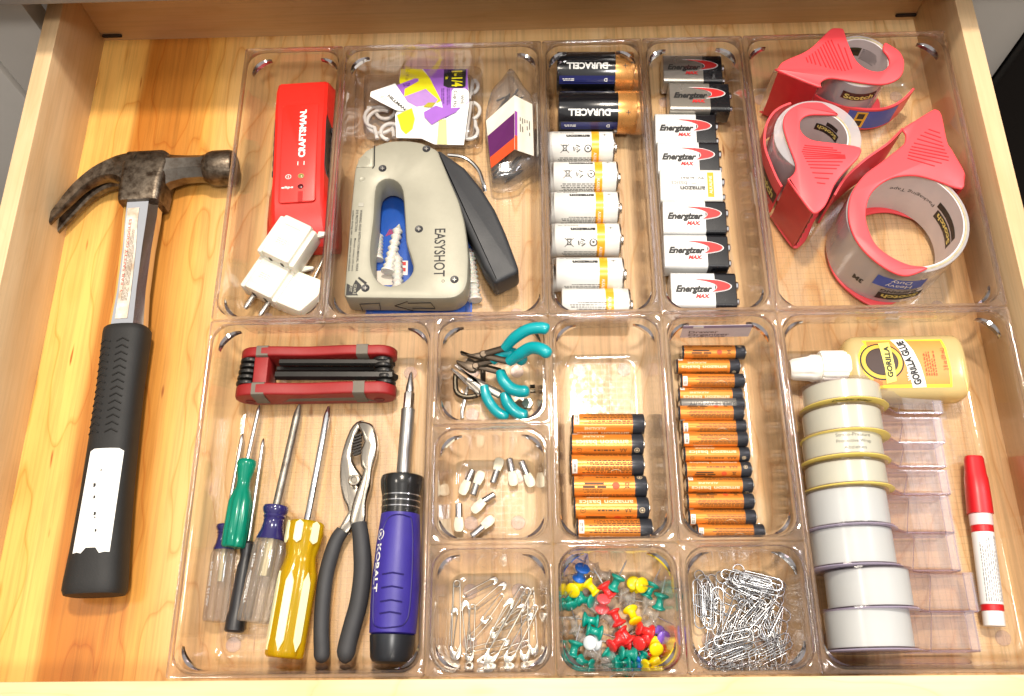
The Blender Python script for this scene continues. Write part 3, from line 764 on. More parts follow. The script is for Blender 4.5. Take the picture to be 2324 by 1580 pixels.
g = G(); g.loft([oc(14, 16, 13, 27), oc(20, 13, 12, 28.5), oc(30, 11, 11, 29.5), oc(42, 10.6, 10.8, 29.5), oc(46, 11.4, 11.6, 29.5)]); obj('neck', H(g), M_forge, hm, sharp=25)
g = G(); g.lathe([(10.5, 45), (12.8, 48.5), (13.8, 52), (13.8, 65), (12.8, 67.5), (9, 69), (1, 69.4)], 28, Matrix.Translation((0, 29, 0)) @ AX); obj('striking_face', H(g), M_rust, hm)
out_ = smooth([(-4, 42), (-22, 39.5), (-40, 30), (-54, 15), (-63, 0), (-70, -13)], 4, False)
in_ = smooth([(-12, 6), (-17, 16), (-28, 19.5), (-41, 13.5), (-53, 0), (-66, -17)], 4, False)
for s in (1, -1):
    rr = []
    n = len(out_)
    for i in range(n):
        t = i/(n-1); z0 = max(0, (t-.33))*7.0*s+(.02*s); z1 = (12.8-4.0*t)*s; o_, q = out_[i], in_[i]
        if t > .33: z0 = (.4+3.6*(t-.33)/.67)*s
        c = .16
        mid = lambda A, B, k: (A[0]+(B[0]-A[0])*k, A[1]+(B[1]-A[1])*k)
        a1, a2 = mid(o_, q, c), mid(q, o_, c); zc = z1+(z0-z1)*.25; zd = z0+(z1-z0)*.2
        rr.append([(o_[0], o_[1], z0), (o_[0], o_[1], zc), (a1[0], a1[1], z1), (a2[0], a2[1], z1), (q[0], q[1], zc), (q[0], q[1], zd), (a2[0], a2[1], z0)])
    g = G(); g.loft(rr); obj('claw', H(g), M_rust, hm, sharp=38)
def oct_(y, w, t, dx=0): return [(dx+x, y, z) for x, z in ((-w*.62, -t), (w*.62, -t), (w, -t*.4), (w, t*.4), (w*.62, t), (-w*.62, t), (-w, t*.4), (-w, -t*.4))]
g = G(); g.loft([oct_(1, 13, 10), oct_(-14, 13, 10), oct_(-40, 11.6, 9.5), oct_(-75, 11.2, 9.5), oct_(-108, 13, 10.5)]); obj('chrome_neck', H(g), M_chrome, hm, sharp=15)
M_lab = mat('worn_label', (220, 212, 198), .55, vscale=90, rgb2=(176, 152, 126), var=.2)
g = G()
zt = lambda y: (10 if y > -14 else 10-.5*min(1, (-14-y)/26) if y > -75 else 9.5+(-75-y)/33)+.25
rows = [(-8.5, -9), (-22, -9), (-40, -8), (-60, -7.6), (-82, -7.4), (-99, -7.4)]
vs = []
for y, x in rows: vs += [(x+2.0, y, zt(y)), (x+10.8, y, zt(y))]
g.add(vs, [[2*i, 2*i+1, 2*i+3, 2*i+2] for i in range(len(rows)-1)]); lb = obj('sticker', H(g), M_lab, hm, smooth_=False)
g = G(); t1 = lines(64, 5.0, 5, .42, 5, .3, 3.4); put(g, t1, -1.7, -53, 0, math.pi/2); put(g, text('WEAR SAFETY GOGGLES', 1.9, 60, .015), -5.2+.6, -48, .02, math.pi/2, 1)
g.fn(lambda x, y, z: (x+.8+.0*y, y, zt(y)+.12)); obj('lettering', H(g), [mat('faded_ink', (96, 78, 66), .6), mat('faded_red', (186, 62, 48), .6)], lb, smooth_=False)
# rubber grip
M_grip = mat('grip_rubber', (24, 23, 22), .62, bump=.2, bscale=700)
GP = [(-103, 14.8, 11.5), (-104.5, 16, 12.6), (-108, 16.2, 12.8), (-150, 15.2, 12.4), (-185, 15.6, 13), (-225, 16.4, 13.6), (-262, 18.2, 14), (-280, 19.6, 14.4), (-286, 19.8, 14.4), (-289, 18.6, 13), (-289.5, 16, 10)]
def gsec(y):
    for i in range(len(GP)-1):
        if GP[i][0] >= y >= GP[i+1][0]:
            t = (GP[i][0]-y)/(GP[i][0]-GP[i+1][0]); return GP[i][1]+t*(GP[i+1][1]-GP[i][1]), GP[i][2]+t*(GP[i+1][2]-GP[i][2])
    return GP[-1][1:]
def gz(x, y):
    w_, t_ = gsec(y); return t_*max(1-abs(x/w_)**2.6, 0)**(1/2.6)
def gring(y):
    w_, t_ = gsec(y); o = []
    for i in range(28):
        a = 2*math.pi*i/28; c, s = math.cos(a), math.sin(a); o.append((w_*math.copysign(abs(c)**(2/2.6), c), y, t_*math.copysign(abs(s)**(2/2.6), s)))
    return o
ys = sorted(set([p[0] for p in GP]+[-120, -135, -165, -200, -212, -240, -250, -272]), reverse=True)
g = G(); g.loft([gring(y) for y in ys]); gp = obj('rubber_grip', H(g), M_grip, hm, sharp=50)
g = G()
for i in range(14):
    y = -115-i*5.1
    for cx in (3.2, -9.6):
        pts = []
        for k in range(7):
            x = cx-4.2+8.4*k/6; yy = y-abs(x-cx)*.55; pts.append((x, yy, gz(x, yy)+.05))
        g.tube(pts, .62, 5)
obj('chevron_ridges', H(g), M_grip, gp)
g = G(); nx, ny = 8, 22; xs0 = [-9.0+i*(21.6)/nx for i in range(nx+1)]
vs = []; fs = []
for j in range(ny+1):
    for i in range(nx+1):
        y = -195-69*j/ny; x = xs0[i]*(1+.1*j/ny)-1.7*j/ny
        if j == ny: y += (.5*math.sin(i*1.9)+ (3.5 if 3 <= i <= 5 else 0))
        if j == 0 and i in (0, nx): y -= 1.5
        vs.append((x, y, gz(x, y)+.28))
for j in range(ny):
    for i in range(nx):
        if (i, j) in ((4, 5), (4, 9), (4, 13)): pass
        a = j*(nx+1)+i; fs.append([a, a+1, a+nx+2, a+nx+1])
g.add(vs, fs); st = obj('sticker', H(g), mat('white_sticker', (240, 238, 232), .5, var=.03), gp)
g = G()
for x, y, s in ((0.5, -210, .5), (-2.6, -220, 1.0), (-1.6, -228, .8), (.2, -239, .9), (.6, -241.5, .5), (2.2, -250, .7)):
    P = [(x+s*(1+.4*math.sin(k*2.7))*math.cos(k*math.pi/4), y+1.4*s*math.sin(k*math.pi/4)) for k in range(8)]
    g.add([(a, b, gz(a, b)+.4) for a, b in P], [list(range(8))])
obj('torn_spots', H(g), M_ink, st, smooth_=False)

# ------------------------------------------------------------------ red stud finder
M_red = mat('red_abs', (222, 40, 30), .36, var=.04, bump=.08, bscale=1500)
sf = thing('stud_finder', 'red handheld stud finder with white lettering and black grip pads', 'stud finder', (46, 372, FZ))
SO = Matrix.Translation((44.5, 370, FZ)) @ Matrix.Rotation(R(2.6), 4, 'Z') @ Matrix.Diagonal((1.1, 1, 1.05, 1))
def trap(y, b, t, z1, z2=None, dz=0):
    z2 = z2 or z1*.45
    return [(-b, y, 0), (-b-.3, y, z2*.5), (-b+.3, y, z2), (-t-1.3, y, z1-1.4), (-t+.8, y, z1), (t-.8, y, z1), (t+1.3, y, z1-1.4), (b-.3, y, z2), (b+.3, y, z2*.5), (b, y, 0)]
g = G(); g.loft([trap(71, 20.5, 14.5, 20, 10), trap(69.5, 22, 16.5, 25, 12), trap(60, 22.4, 16.8, 28, 13), trap(38, 22.2, 16.8, 29, 13), trap(30, 19.4, 16.4, 29, 14), trap(-14, 19.4, 16, 29, 14), trap(-26, 23.6, 16.2, 29, 13), trap(-42, 24.4, 16, 27.5, 12), trap(-66, 25, 17, 15, 9), trap(-69, 24, 16, 12, 7)])
obj('housing', g.xf(SO), M_red, sf, sharp=28)
for s in (-1, 1):
    g = G(); P = [(18.2, 40, 12), (16.9, 42, 25), (16.6, 34, 27.6), (16.4, -8, 27.6), (17.5, -20, 20), (20.5, -19, 11), (19.8, -12, 4), (19.8, 30, 4)]
    A = [(s*(x+1.5), y, z) for x, y, z in P]; B = [(s*(x-2), y, z) for x, y, z in P]
    g.loft([A, B]); gp_ = obj('grip_pad', g.xf(SO), M_blackp, sf, smooth_=False)
    g = G()
    for k in range(5):
        y = -8+k*9; g.box((s*20.1, y, 15), (1.2, 4.5, 8))
    obj('pad_ribs', g.xf(SO), M_blackp, gp_, smooth_=False)
g = G(); g.prism(fillet([(-12.5, 46), (12.5, 46), (12.5, -41), (-12.5, -41)], 3), 28.4, 29.7, .5); rp = obj('raised_panel', g.xf(SO), M_red, sf)
g = G(); put(g, text('CRAFTSMAN.', 4.3, 43, .042), 2.2, 19, 29.85, R(90)); put(g, ring_icon(1.6, 2.0), -6.2, -19, 29.85); put(g, bar(0, -1, 0, 1, .4), -6.2, -19, 29.85); put(g, text('elips', 1.9, 8, .02), -6.6, -28, 29.85)
put(g, bar(-2.6, 0, -2.6, 3.4, .5), 2.5, -9.5, 29.85); put(g, bar(1.6, 0, 1.6, 3.4, .5), 2.5, -9.5, 29.85); obj('lettering', g.xf(SO), M_inkw, rp, smooth_=False)
for y, rgb in ((-19, (150, 140, 80)), (-28, (90, 14, 18))):
    g = G(); g.lathe([(2.1, 29.6), (2.1, 30.1), (1.6, 30.1), (1.5, 29.9), (.9, 30.3), (.1, 30.5)], 14, Matrix.Translation((2.4, y, 0))); obj('indicator_light', g.xf(SO), mat('led%d' % rgb[0], rgb, .15, coat=.6), rp)
g = G(); g.box((2.4, -36.5, 29.6), (3.2, 9, .5)); obj('panel_groove', g.xf(SO), mat('red_groove', (176, 24, 20), .4), rp)

# ------------------------------------------------------------------ plug adapters
def adapter(loc, rz, label, pins):
    t = thing('plug_adapter', label, 'adapter', loc, 0, 'white plug adapters')
    M = Matrix.Translation(Vector(loc)) @ Matrix.Rotation(rz, 4, 'Z')
    g = G(); g.box((0, 0, 11), (24, 34, 19), b=2.2); obj('body', g.xf(M), M_whitep, t)
    for s in (-1, 1):
        g = G(); g.box((s*13.6, -1, 10), (4.4, 33, 16), b=1.6); obj('side_rib', g.xf(M), M_whitep, t)
        g = G(); g.prism(fillet([(s*14, 18), (s*22, 21.5), (s*23, 20), (s*15.5, 13)], 1), 10, 13, .5); obj('latch_tab', g.xf(M), M_whitep, t)
    g = G(); g.box((0, 0, 20.3), (17, 23, .9), b=.4); obj('raised_face', g.xf(M), M_whitep, t)
    for x in (-5, 5):
        g = G(); g.box((x, -17.1, 11), (2.2, .6, 7)); obj('socket_slot', g.xf(M), mat('slot_grey', (70, 66, 60), .7), t)
    g = G(); put(g, lines(11, 5, 3, .35, 8), 0, -4, 20.85); put(g, bar(-7, 0, 6, 0, .5), 0, 9.5, 20.85); obj('seam', g.xf(M), mat('seam_grey', (176, 172, 160), .6), t, smooth_=False)
    for x in (-6.5, 6.5):
        if pins == 'round':
            g = G(); g.tube([(x, -15, 8), (x, -27, 8), (x, -29, 8)], [2.2, 2.2, 1.3], 14); obj('round_pin', g.xf(M), M_nickel, t)
    return t
a0 = U('N1', 315, 790, 30)
adapter((a0.x, a0.y, FZ+11), R(-28), 'white plug adapter leaning on the stud finder', None)
a1 = U('N1', 150, 1090, 23)
adapter((a1.x, a1.y, FZ+1), R(-28), 'white plug adapter with two round metal pins', 'round')
t = thing('flat_blade_plug', 'translucent white plug with two flat metal blades beside the adapters', 'plug', (55, 262, FZ))
Pq = UL('N1', [(150, 1260), (300, 1030), (640, 1160), (610, 1300), (430, 1455), (110, 1320)], 18)
g = G(); g.prism(fillet(Pq, 2.5), FZ, FZ+18, 2); obj('body', g, mat('cream_plastic', (236, 230, 212), .3, sss=.3, var=.02), t)
for (u0, v0, u1, v1) in ((425, 1070, 520, 900), (560, 1130, 640, 960)):
    p, q = U('N1', u0, v0, 12), U('N1', u1, v1, 12); d = (q-p).normalized()
    Mx = Matrix.Translation((p+q)/2) @ Matrix.Rotation(math.atan2(d.y, d.x), 4, 'Z')
    g = G(); g.box((0, 0, 0), ((q-p).length+6, 1.6, 6.3), b=.4); bl = obj('flat_blade', g.xf(Mx), M_nickel, t)

# ------------------------------------------------------------------ staple gun
M_gun = mat('stapler_grey', (160, 156, 139), .42, .15, var=.04, bump=.12, bscale=1300)
M_lev = mat('lever_black', (44, 45, 48), .5, bump=.15, bscale=900)
ZG0, ZG1 = 14.5, 38.0
sg = thing('staple_gun', 'grey staple gun with black squeeze lever and oval hand opening', 'staple gun', (125, 310, ZG0))
OUT = UL('N4', [(30, 1390), (90, 640), (128, 250), (160, 170), (225, 95), (330, 40), (440, 8), (600, 5), (720, 25), (800, 62), (860, 95)], ZG1)
OUT += UL('K4', [(545, 625), (600, 760), (660, 900), (690, 1010), (703, 1100), (712, 1200), (708, 1330), (690, 1385), (640, 1420), (560, 1425)], ZG1)
OUT = [OUT[i] for i in range(len(OUT)) if i != 10]
HOLE = UL('N4', [(300, 700), (275, 900), (270, 1040), (285, 1150), (330, 1235), (400, 1275), (480, 1275), (560, 1240), (620, 1180), (640, 1110), (610, 1000), (580, 900), (570, 760), (560, 600), (545, 450), (500, 375), (430, 348), (370, 362), (325, 410), (310, 520)], ZG1)
OUT = fillet([(p.x, p.y) for p in OUT], 4, 3); OUT = ccw(OUT)
HOLE = [(p.x, p.y) for p in smooth([(p.x, p.y) for p in HOLE], 2)]; HOLE = ccw(HOLE)
def holed(out, hole, z0, z1, b, bh):
    """prism with a hole: outer and inner walls, both faces tied together by bmesh fill"""
    bm = bmesh.new()
    def loop(P, z): return [bm.verts.new((p[0], p[1], z)) for p in P]
    def band(A, B):
        n = len(A)
        for i in range(n): bm.faces.new([A[i], A[(i+1) % n], B[(i+1) % n], B[i]])
    o = [loop(inset(out, b), z0), loop(inset(out, b*.3), z0+b*.3), loop(out, z0+b), loop(out, z1-b), loop(inset(out, b*.3), z1-b*.3), loop(inset(out, b), z1)]
    hi = hole[::-1]
    grow = lambda d: inset(hole[::-1], d)     # clockwise outline: inset moves it outwards
    h = [loop(hi, z0), loop(hi, z1-bh), loop(grow(bh*.3), z1-bh*.3), loop(grow(bh), z1)]
    for A in (o, h):
        for i in range(len(A)-1): band(A[i], A[i+1])
    for lo, hh in ((o[-1], h[-1]), (o[0], h[0])):
        ed = []
        for Lp in (lo, hh):
            for i in range(len(Lp)):
                e = bm.edges.get([Lp[i], Lp[(i+1) % len(Lp)]]); ed.append(e)
        bmesh.ops.triangle_fill(bm, use_beauty=True, use_dissolve=False, edges=ed)
    g = G(); bm.verts.index_update(); g.v = [tuple(v.co) for v in bm.verts]; g.f = [[v.index for v in f.verts] for f in bm.faces]; g.m = [0]*len(g.f); bm.free()
    return g
obj('body', holed(OUT, HOLE, ZG0, ZG1, 2.6, 2.8), M_gun, sg, sharp=30)
# squeeze lever
LV = UL('K4', [(548, 620), (690, 720), (780, 830), (850, 940), (905, 1060), (965, 1220), (985, 1280), (850, 1345), (790, 1250), (720, 1090), (660, 960), (590, 830), (510, 715), (497, 680)], 34)
g = G(); g.prism(fillet([(p.x, p.y) for p in LV], [3, 0, 0, 0, 0, 0, 7, 3, 0, 0, 0, 0, 4, 4]), 13, 34, 3.2, 3, b0=1); lv = obj('squeeze_lever', g, M_lev, sg, sharp=40)
p0, p1 = U('K4', 690, 915, 34.2), U('K4', 748, 1048, 34.2)
# screws
for u, v in ((485, 622), (250, 727), (445, 1052), (635, 1322), (158, 1368)):
    p = U('K4', u, v, ZG1)
    g = G(); g.lathe([(3.0, ZG1-.1), (3.0, ZG1+.12), (2.6, ZG1+.14), (2.3, ZG1+.05)], 18, Matrix.Translation((p.x, p.y, 0))); sc = obj('screw', g, M_blackp, sg)
    g = G(); put(g, bar(-1.4, 0, 1.4, 0, .6), p.x, p.y, ZG1+.2); put(g, bar(0, -1.4, 0, 1.4, .6), p.x, p.y, ZG1+.21); obj('screw_slot', g, M_nickel, sc, smooth_=False)
# thumb pad
TP = UL('N4', [(135, 258), (285, 255), (298, 240), (302, 60), (225, 100), (165, 170)], ZG1)
g = G(); g.prism(inset(ccw([(p.x, p.y) for p in TP]), .9), ZG1-.6, ZG1+.5, .4); tp = obj('corner_pad', g, M_gun, sg)
c = U('N4', 210, 195, ZG1+.55); g = G()
for i in range(-4, 5):
    for j in range(-5, 6):
        if i*i/20+j*j/28 <= 1: g.box((c.x+i*1.0, c.y+j*.95, ZG1+.6), (.55, .5, .4))
obj('pad_dots', g, M_gun, tp, smooth_=False)
g = G(); g.tube([U('N4', 303, 58, ZG1+.1), U('N4', 300, 235, ZG1+.1), U('N4', 285, 257, ZG1+.1)], .5, 6); obj('pad_seam', g, M_ink, sg)
c = U('N4', 195, 352, ZG1); g = G(); g.lathe([(2.4, ZG1+.1), (2.0, ZG1+.3), (1.7, ZG1+.12)], 16, Matrix.Translation((c.x, c.y, 0))); obj('rivet', g, M_gun, sg)
c = U('N4', 185, 575, ZG1); g = G(); g.box((c.x, c.y, ZG1+.1), (4, 3.2, .6), b=.2); obj('latch_window', g, mat('latch_grey', (170, 166, 152), .5), sg)
# printing
g = G(); z = ZG1+.15
def dirang(c, a, b): p, q = U(c, *a, ZG1), U(c, *b, ZG1); return math.atan2(q.y-p.y, q.x-p.x), (p+q)/2, (q-p).length
a, m, l = dirang('N4', (880, 785), (872, 1205)); put(g, text('EASYSHOT', 7.6, l, .012), m.x, m.y, z, a); q = U('N4', 905, 1245, ZG1); put(g, ring_icon(.8, 1.1, 12), q.x, q.y, z)
a, m, l = dirang('N4', (188, 620), (148, 1160)); put(g, text('WARNING: READ INSTRUCTION MANUAL. WEAR', 1.7, l, .015), m.x, m.y, z, a)
a, m, l = dirang('N4', (152, 622), (140, 815)); put(g, text('EYE PROTECTION.', 1.7, l, .015), m.x, m.y, z, a)
a, m, l = dirang('N4', (135, 870), (108, 1160)); put(g, text('Maintain contact with work', 1.4, l, .005), m.x, m.y, z, a)
a, m, l = dirang('N4', (120, 625), (80, 1160)); put(g, text('surface during use - staple exits as indicated.', 1.4, l, .005), m.x, m.y, z, a)
g.poly(UL('N4', [(52, 1368), (60, 1265), (108, 1290), (135, 1240), (195, 1300), (142, 1350), (160, 1368)], z), z)
for A in ([(165, 1205), (240, 1260), (220, 1275), (158, 1222)], [(140, 1232), (190, 1285), (178, 1297), (130, 1250)]): g.poly(UL('N4', A, z+.02), z+.02)
a, m, l = dirang('N4', (135, 1275), (125, 1362)); put(g, text('STAPLE', 1.9, l, .01), m.x, m.y, z+.05, a, 1)
a, m, l = dirang('N4', (102, 1280), (92, 1340)); put(g, text('EXIT', 1.9, l, .01), m.x, m.y, z+.05, a, 1)
obj('lettering', g, [M_ink, M_gun], sg, smooth_=False)
# outline arrow and staple mark on the end face
ye = min(p[1] for p in OUT)-.12; g = G(); x0 = 95
def xz(pts): return [(x0+x, ye, ZG0+3+zz) for x, zz in pts]
g.tube(xz([(2, 2), (2, 14), (16, 15), (15, 4)]), .4, 4); g.tube(xz([(26, 10), (36, 17), (36, 14), (52, 14), (54, 4), (38, 5), (38, 1), (26, 10)]), .35, 4)
obj('end_marks', g, M_ink, sg)
# steel wire bow behind the lever
g = G(); g.tube(smooth([U('K4', 600, 655, 16), U('K4', 690, 670, 16), U('K4', 760, 730, 16), U('K4', 790, 810, 16), U('K4', 800, 850, 14)], 5, False), 1.5, 8); obj('wire_bow', g, M_steel, sg)

# ------------------------------------------------------------------ packet of anchors under the gun
M_blue = mat('card_blue', (22, 88, 190), .4)
M_anchor = mat('anchor_white', (228, 226, 218), .4, sss=.2, var=.03)
pk = thing('anchor_packet', 'blue carded packet of white plastic anchors under the staple gun', 'packet', (125, 290, FZ))
g = G(); g.box((135, 300, FZ+.9), (78, 112, .8), b=.2); obj('card', g, [M_blue], pk)
def anchor(p, q, s=1.0):
    p, q = Vector(p), Vector(q); d = (q-p); Ln = d.length
    M = Matrix.Translation(p) @ d.to_track_quat('Z', 'Y').to_matrix().to_4x4()
    pr = [(5.2*s, 0), (5.4*s, .6), (5.2*s, 1.6), (3.4*s, 2)]
    k = 7
    for i in range(k):
        z = 2+(Ln-6)*i/k; w_ = (Ln-6)/k; rr = (3.2-.7*i/k)*s
        pr += [(rr, z+.1*w_), (rr+1.5*s, z+.55*w_), (rr, z+.95*w_)]
    pr += [(2.0*s, Ln-3.5), (.3, Ln)]
    return G().lathe(pr, 16, M)
AN = [((U('N4', 420, 1165, 12)), (U('N4', 520, 745, 10))), ((U('N4', 320, 1060, 9)), (U('N4', 340, 800, 8))), (U('N5', 1150, 1250, 8), U('N5', 1080, 560, 8)), (U('N5', 1090, 980, 9), U('N5', 1060, 330, 9)), (Vector((120, 262, 9)), Vector((118, 300, 9))), (Vector((152, 256, 9)), Vector((150, 296, 9)))]
for p, q in AN: obj('anchor', anchor(p, q), M_anchor, pk)
g = G(); 
c = U('N4', 420, 800, 9)
for i in range(5): put(g, bar(-4+i*1.2, -3+i*.5, -1+i*1.2, 3, .5), c.x+2, c.y, FZ+1.6)
obj('red_stripes', g, M_inkr, pk, smooth_=False)
c = U('N4', 530, 1110, 9); g = G(); g.quad(c.x-4, c.y-6, 9, 12, FZ+1.5); g.mi = 1; g.quad(c.x-3, c.y-3, 6.5, 3, FZ+1.6); g.quad(c.x-3, c.y+2, 6.5, 3, FZ+1.6); g.mi = 2; g.quad(c.x-30, c.y-14, 28, 12, FZ+1.5); obj('printed_panel', g, [M_inkw, M_inkr, mat('card_cream', (230, 220, 206), .5)], pk, smooth_=False)
M_film = clear('packet_film', (.97, .96, .955), rough=.1, ior=1.4, scratch=.9)
g = G(); g.prism(rrect(38, 54, 6, 5), FZ+1.3, ZG0-.4, 3); g.xf(Matrix.Translation((135, 300, 0))); obj('clear_blister', g, M_film, pk)

# ------------------------------------------------------------------ pack of white cup hooks
hp = thing('cup_hook_pack', 'torn purple and yellow card in a clear blister of white cup hooks', 'package', (130, 428, FZ))
T0 = UL('N2', [(60, 140), (2190, 140), (2190, 1380), (40, 1380)], 12)
g = G(); g.prism(fillet([(p.x, p.y) for p in T0], 7), FZ+.2, FZ+14, 2.5); obj('clear_blister', g, clear('blister', (.98, .97, .965), rough=.06, ior=1.5, scratch=.6, boost=2.2, edge=8), hp)
g = G(); g.prism(fillet([(p.x, p.y) for p in [Vector(inset(ccw([(q.x, q.y) for q in T0]), 7)[i]) for i in range(4)]], 6), FZ+.5, FZ+12, 2); obj('blister_step', g, MATS['blister'], hp)
CZ = 19.0
M_card = mat('card_white', (244, 242, 236), .5, var=.02)
M_cyel = mat('card_yellow', (240, 226, 20), .45)
M_cpur = mat('card_purple', (158, 98, 196), .45)
card = UL('N2', [(810, 130), (1930, 130), (1960, 700), (1870, 1400), (1380, 1390), (1160, 1290), (740, 1280), (720, 900), (850, 620), (790, 330)], CZ)
g = G(); g.prism([(p.x, p.y) for p in card], CZ-.7, CZ); cd = obj('card', g, M_card, hp, smooth_=False)
def patch(name, pts, m, dz, par=None): return obj(name, G().prism(UL('N2', pts, CZ+dz), CZ+dz-.12, CZ+dz), m, par or hp, smooth_=False)
patch('purple_panel', [(1190, 130), (1930, 130), (1950, 690), (1750, 830), (1560, 960), (1490, 660), (1300, 280)], M_cpur, .25, cd)
patch('yellow_panel', [(815, 130), (1170, 130), (1300, 280), (1490, 660), (1420, 700), (1240, 460), (870, 590), (790, 340)], M_cyel, .3, cd)
patch('black_panel', [(1540, 132), (1910, 132), (1900, 420), (1840, 445), (1600, 440), (1530, 405)], M_ink, .45, cd)
patch('white_panel', [(1700, 455), (1900, 455), (1945, 500), (1940, 680), (1840, 770), (1660, 790), (1670, 500)], M_card, .45, cd)
patch('purple_strip', [(800, 380), (1050, 285), (1110, 290), (1110, 330), (880, 460), (870, 590), (740, 400)], M_cpur, .5, cd)
patch('picture_panel', [(870, 590), (1230, 460), (1440, 640), (1390, 700), (1080, 760), (930, 680)], mat('card_lilac', (176, 132, 200), .45), .42, cd)
patch('yellow_scrap', [(750, 900), (1000, 780), (1050, 960), (1010, 1130), (900, 1220), (820, 1140)], M_cyel, .8, cd)
patch('yellow_stripe', [(1450, 980), (1580, 970), (1590, 1390), (1420, 1385)], mat('card_pale_yellow', (250, 246, 140), .5), .3, cd)
patch('purple_fold', [(1200, 850), (1400, 740), (1560, 790), (1800, 770), (1740, 850), (1500, 960), (1330, 1060), (1210, 930)], M_cpur, 1.6, cd)
patch('olive_scrap', [(1190, 760), (1270, 690), (1400, 690), (1330, 770)], mat('card_olive', (176, 164, 40), .45), 1.0, cd)
wc = patch('header_flap', [(310, 510), (720, 370), (900, 640), (930, 790), (870, 830), (740, 820), (480, 690), (300, 590)], M_card, 2.2, cd)
def dang(A, B, z): p, q = U('N2', *A, z), U('N2', *B, z); return math.atan2(q.y-p.y, q.x-p.x), (p+q)/2, (q-p).length
g = G()
a, m, l = dang((605, 570), (890, 810), CZ+2.3); put(g, text('HILLMAN', 2.4, l, .04), m.x, m.y, CZ+2.35, a)
a, m, l = dang((1760, 165), (1760, 430), CZ); put(g, text('1-1/4', 8, l, .03), m.x, m.y, CZ+.6, a, 1); q = U('N2', 1590, 285, CZ); put(g, text('in', 2.4, None, .03), q.x, q.y, CZ+.6, a, 1)
a, m, l = dang((1845, 570), (1845, 730), CZ); put(g, text('WHI.', 2.8, l, .015), m.x, m.y, CZ+.6, a)
a, m, l = dang((1735, 500), (1725, 775), CZ); put(g, text('Cup Ho', 2.8, l, .015), m.x, m.y, CZ+.6, a)
a, m, l = dang((940, 145), (920, 320), CZ); put(g, text('1-1/4 in', 2.8, l, .0), m.x, m.y, CZ+.6, a, 2)
for u in (1610, 1520): a, m, l = dang((u, 460), (u, 740), CZ); put(g, lines(l, 2.8, 2, .5, u, .2, 3), m.x, m.y, CZ+.6, a, 3)
q = U('N2', 920, 400, CZ); put(g, lines(6, 3, 2, .6, 4), q.x, q.y, CZ+.7, R(10), 3); q = U('N2', 940, 960, CZ); put(g, lines(8, 9, 6, .25, 14, .7), q.x, q.y, CZ+1, R(55), 0)
q = U('N2', 560, 660, CZ); put(g, lines(9, 3, 3, .3, 24, .5), q.x, q.y, CZ+2.35, R(-36), 2)
obj('lettering', g, [M_ink, M_cyel, mat('print_ochre', (150, 120, 40), .5), mat('print_deep_purple', (82, 30, 120), .5)], cd, smooth_=False)
M_hook = mat('hook_white', (230, 226, 220), .35, var=.03)
def hookc(c, r_, a0, a1, z, tail=None):
    pts = [(c.x+r_*math.cos(R(a)), c.y+r_*math.sin(R(a)), z) for a in [a0+(a1-a0)*i/16 for i in range(17)]]
    if tail: pts.append((tail.x, tail.y, z))
    return G().tube(pts, 1.5, 8)
for (u, v, rr, a0, a1, z, tl) in ((480, 1010, 13, 60, 330, 10, (700, 1270)), (560, 830, 9, 160, 390, 8, (250, 780)), (640, 1180, 9, 40, 260, 13, (560, 1300)), (1960, 830, 10, -70, 80, 10, (1900, 1290)), (1950, 420, 9, -90, 60, 9, (1960, 640)), (1960, 1180, 8, -120, 40, 9, (2060, 1000)), (420, 930, 12, 120, 260, 12, (420, 1300))):
    c = U('N2', u, v, z); obj('cup_hook', hookc(c, rr*.85, a0, a1, z, U('N2', *tl, z)), M_hook, hp)

# ------------------------------------------------------------------ bag of nails with folded label
nb = thing('nail_packet', 'clear packet of dark nails with folded purple, orange and white label', 'packet', (205, 420, FZ))
zr, zl, zrr = 36, 22, 26
RT, RB = U('N3', 505, 335, zr), U('N3', 505, 1030, zr)
LTt, LB = U('N3', 140, 660, zl), U('N3', 205, 1270, zl)
RTt, RBt = U('N3', 735, 450, zrr), U('N3', 755, 1115, zrr)
def mixp(a, b, t): return a+(b-a)*t
def strip(t0, t1, m, name, A0, A1, B0, B1, off=.0):
    q = [mixp(A0, A1, t0), mixp(A0, A1, t1), mixp(B0, B1, t1), mixp(B0, B1, t0)]
    up = Vector((0, 0, .5)); g = G(); g.loft([[tuple(p) for p in q], [tuple(p+up) for p in q]]); return obj(name, g, m, nb, smooth_=False)
M_lpur = mat('label_plum', (96, 34, 96), .45); M_lor = mat('label_orange', (226, 84, 40), .45); M_lcr = mat('label_cream', (236, 230, 212), .5)
lw = strip(0, .33, M_lcr, 'label_top', RT, RB, LTt, LB)
strip(.33, .78, M_lpur, 'label_middle', RT, RB, LTt, LB); strip(.78, 1, M_lor, 'label_bottom', RT, RB, LTt, LB)
rw = strip(0, 1, M_lcr, 'label_back', RT, RB, RTt, RBt)
E0, E1 = RT+Vector((.3, 0, .6)), RB+Vector((.3, 0, .6)); F0, F1 = mixp(RT, RTt, .16)+Vector((0, 0, .7)), mixp(RB, RBt, .16)+Vector((0, 0, .7))
strip(.3, .75, mat('label_violet', (150, 70, 160), .45), 'label_edge', E0, E1, F0, F1); strip(.75, 1, M_lor, 'label_edge_bottom', E0, E1, F0, F1)
def onq(P00, P01, P10, P11):
    """map unit square print on to a label face: s along the edge, t across"""
    def f(x, y, z):
        A, B = mixp(P00, P01, x), mixp(P10, P11, x); p = mixp(A, B, y); return (p.x, p.y, p.z+.75)
    return f
g = G(); put(g, lines(.58, .62, 5, .4, 8, .3, .12), .66, .56, 0, 0); put(g, lines(.2, .5, 5, .6, 9, .2, .1), .13, .6, 0, 0); g.fn(onq(RT, RB, RTt, RBt)); obj('fine_print', g, mat('print_soft', (90, 84, 78), .6), rw, smooth_=False)
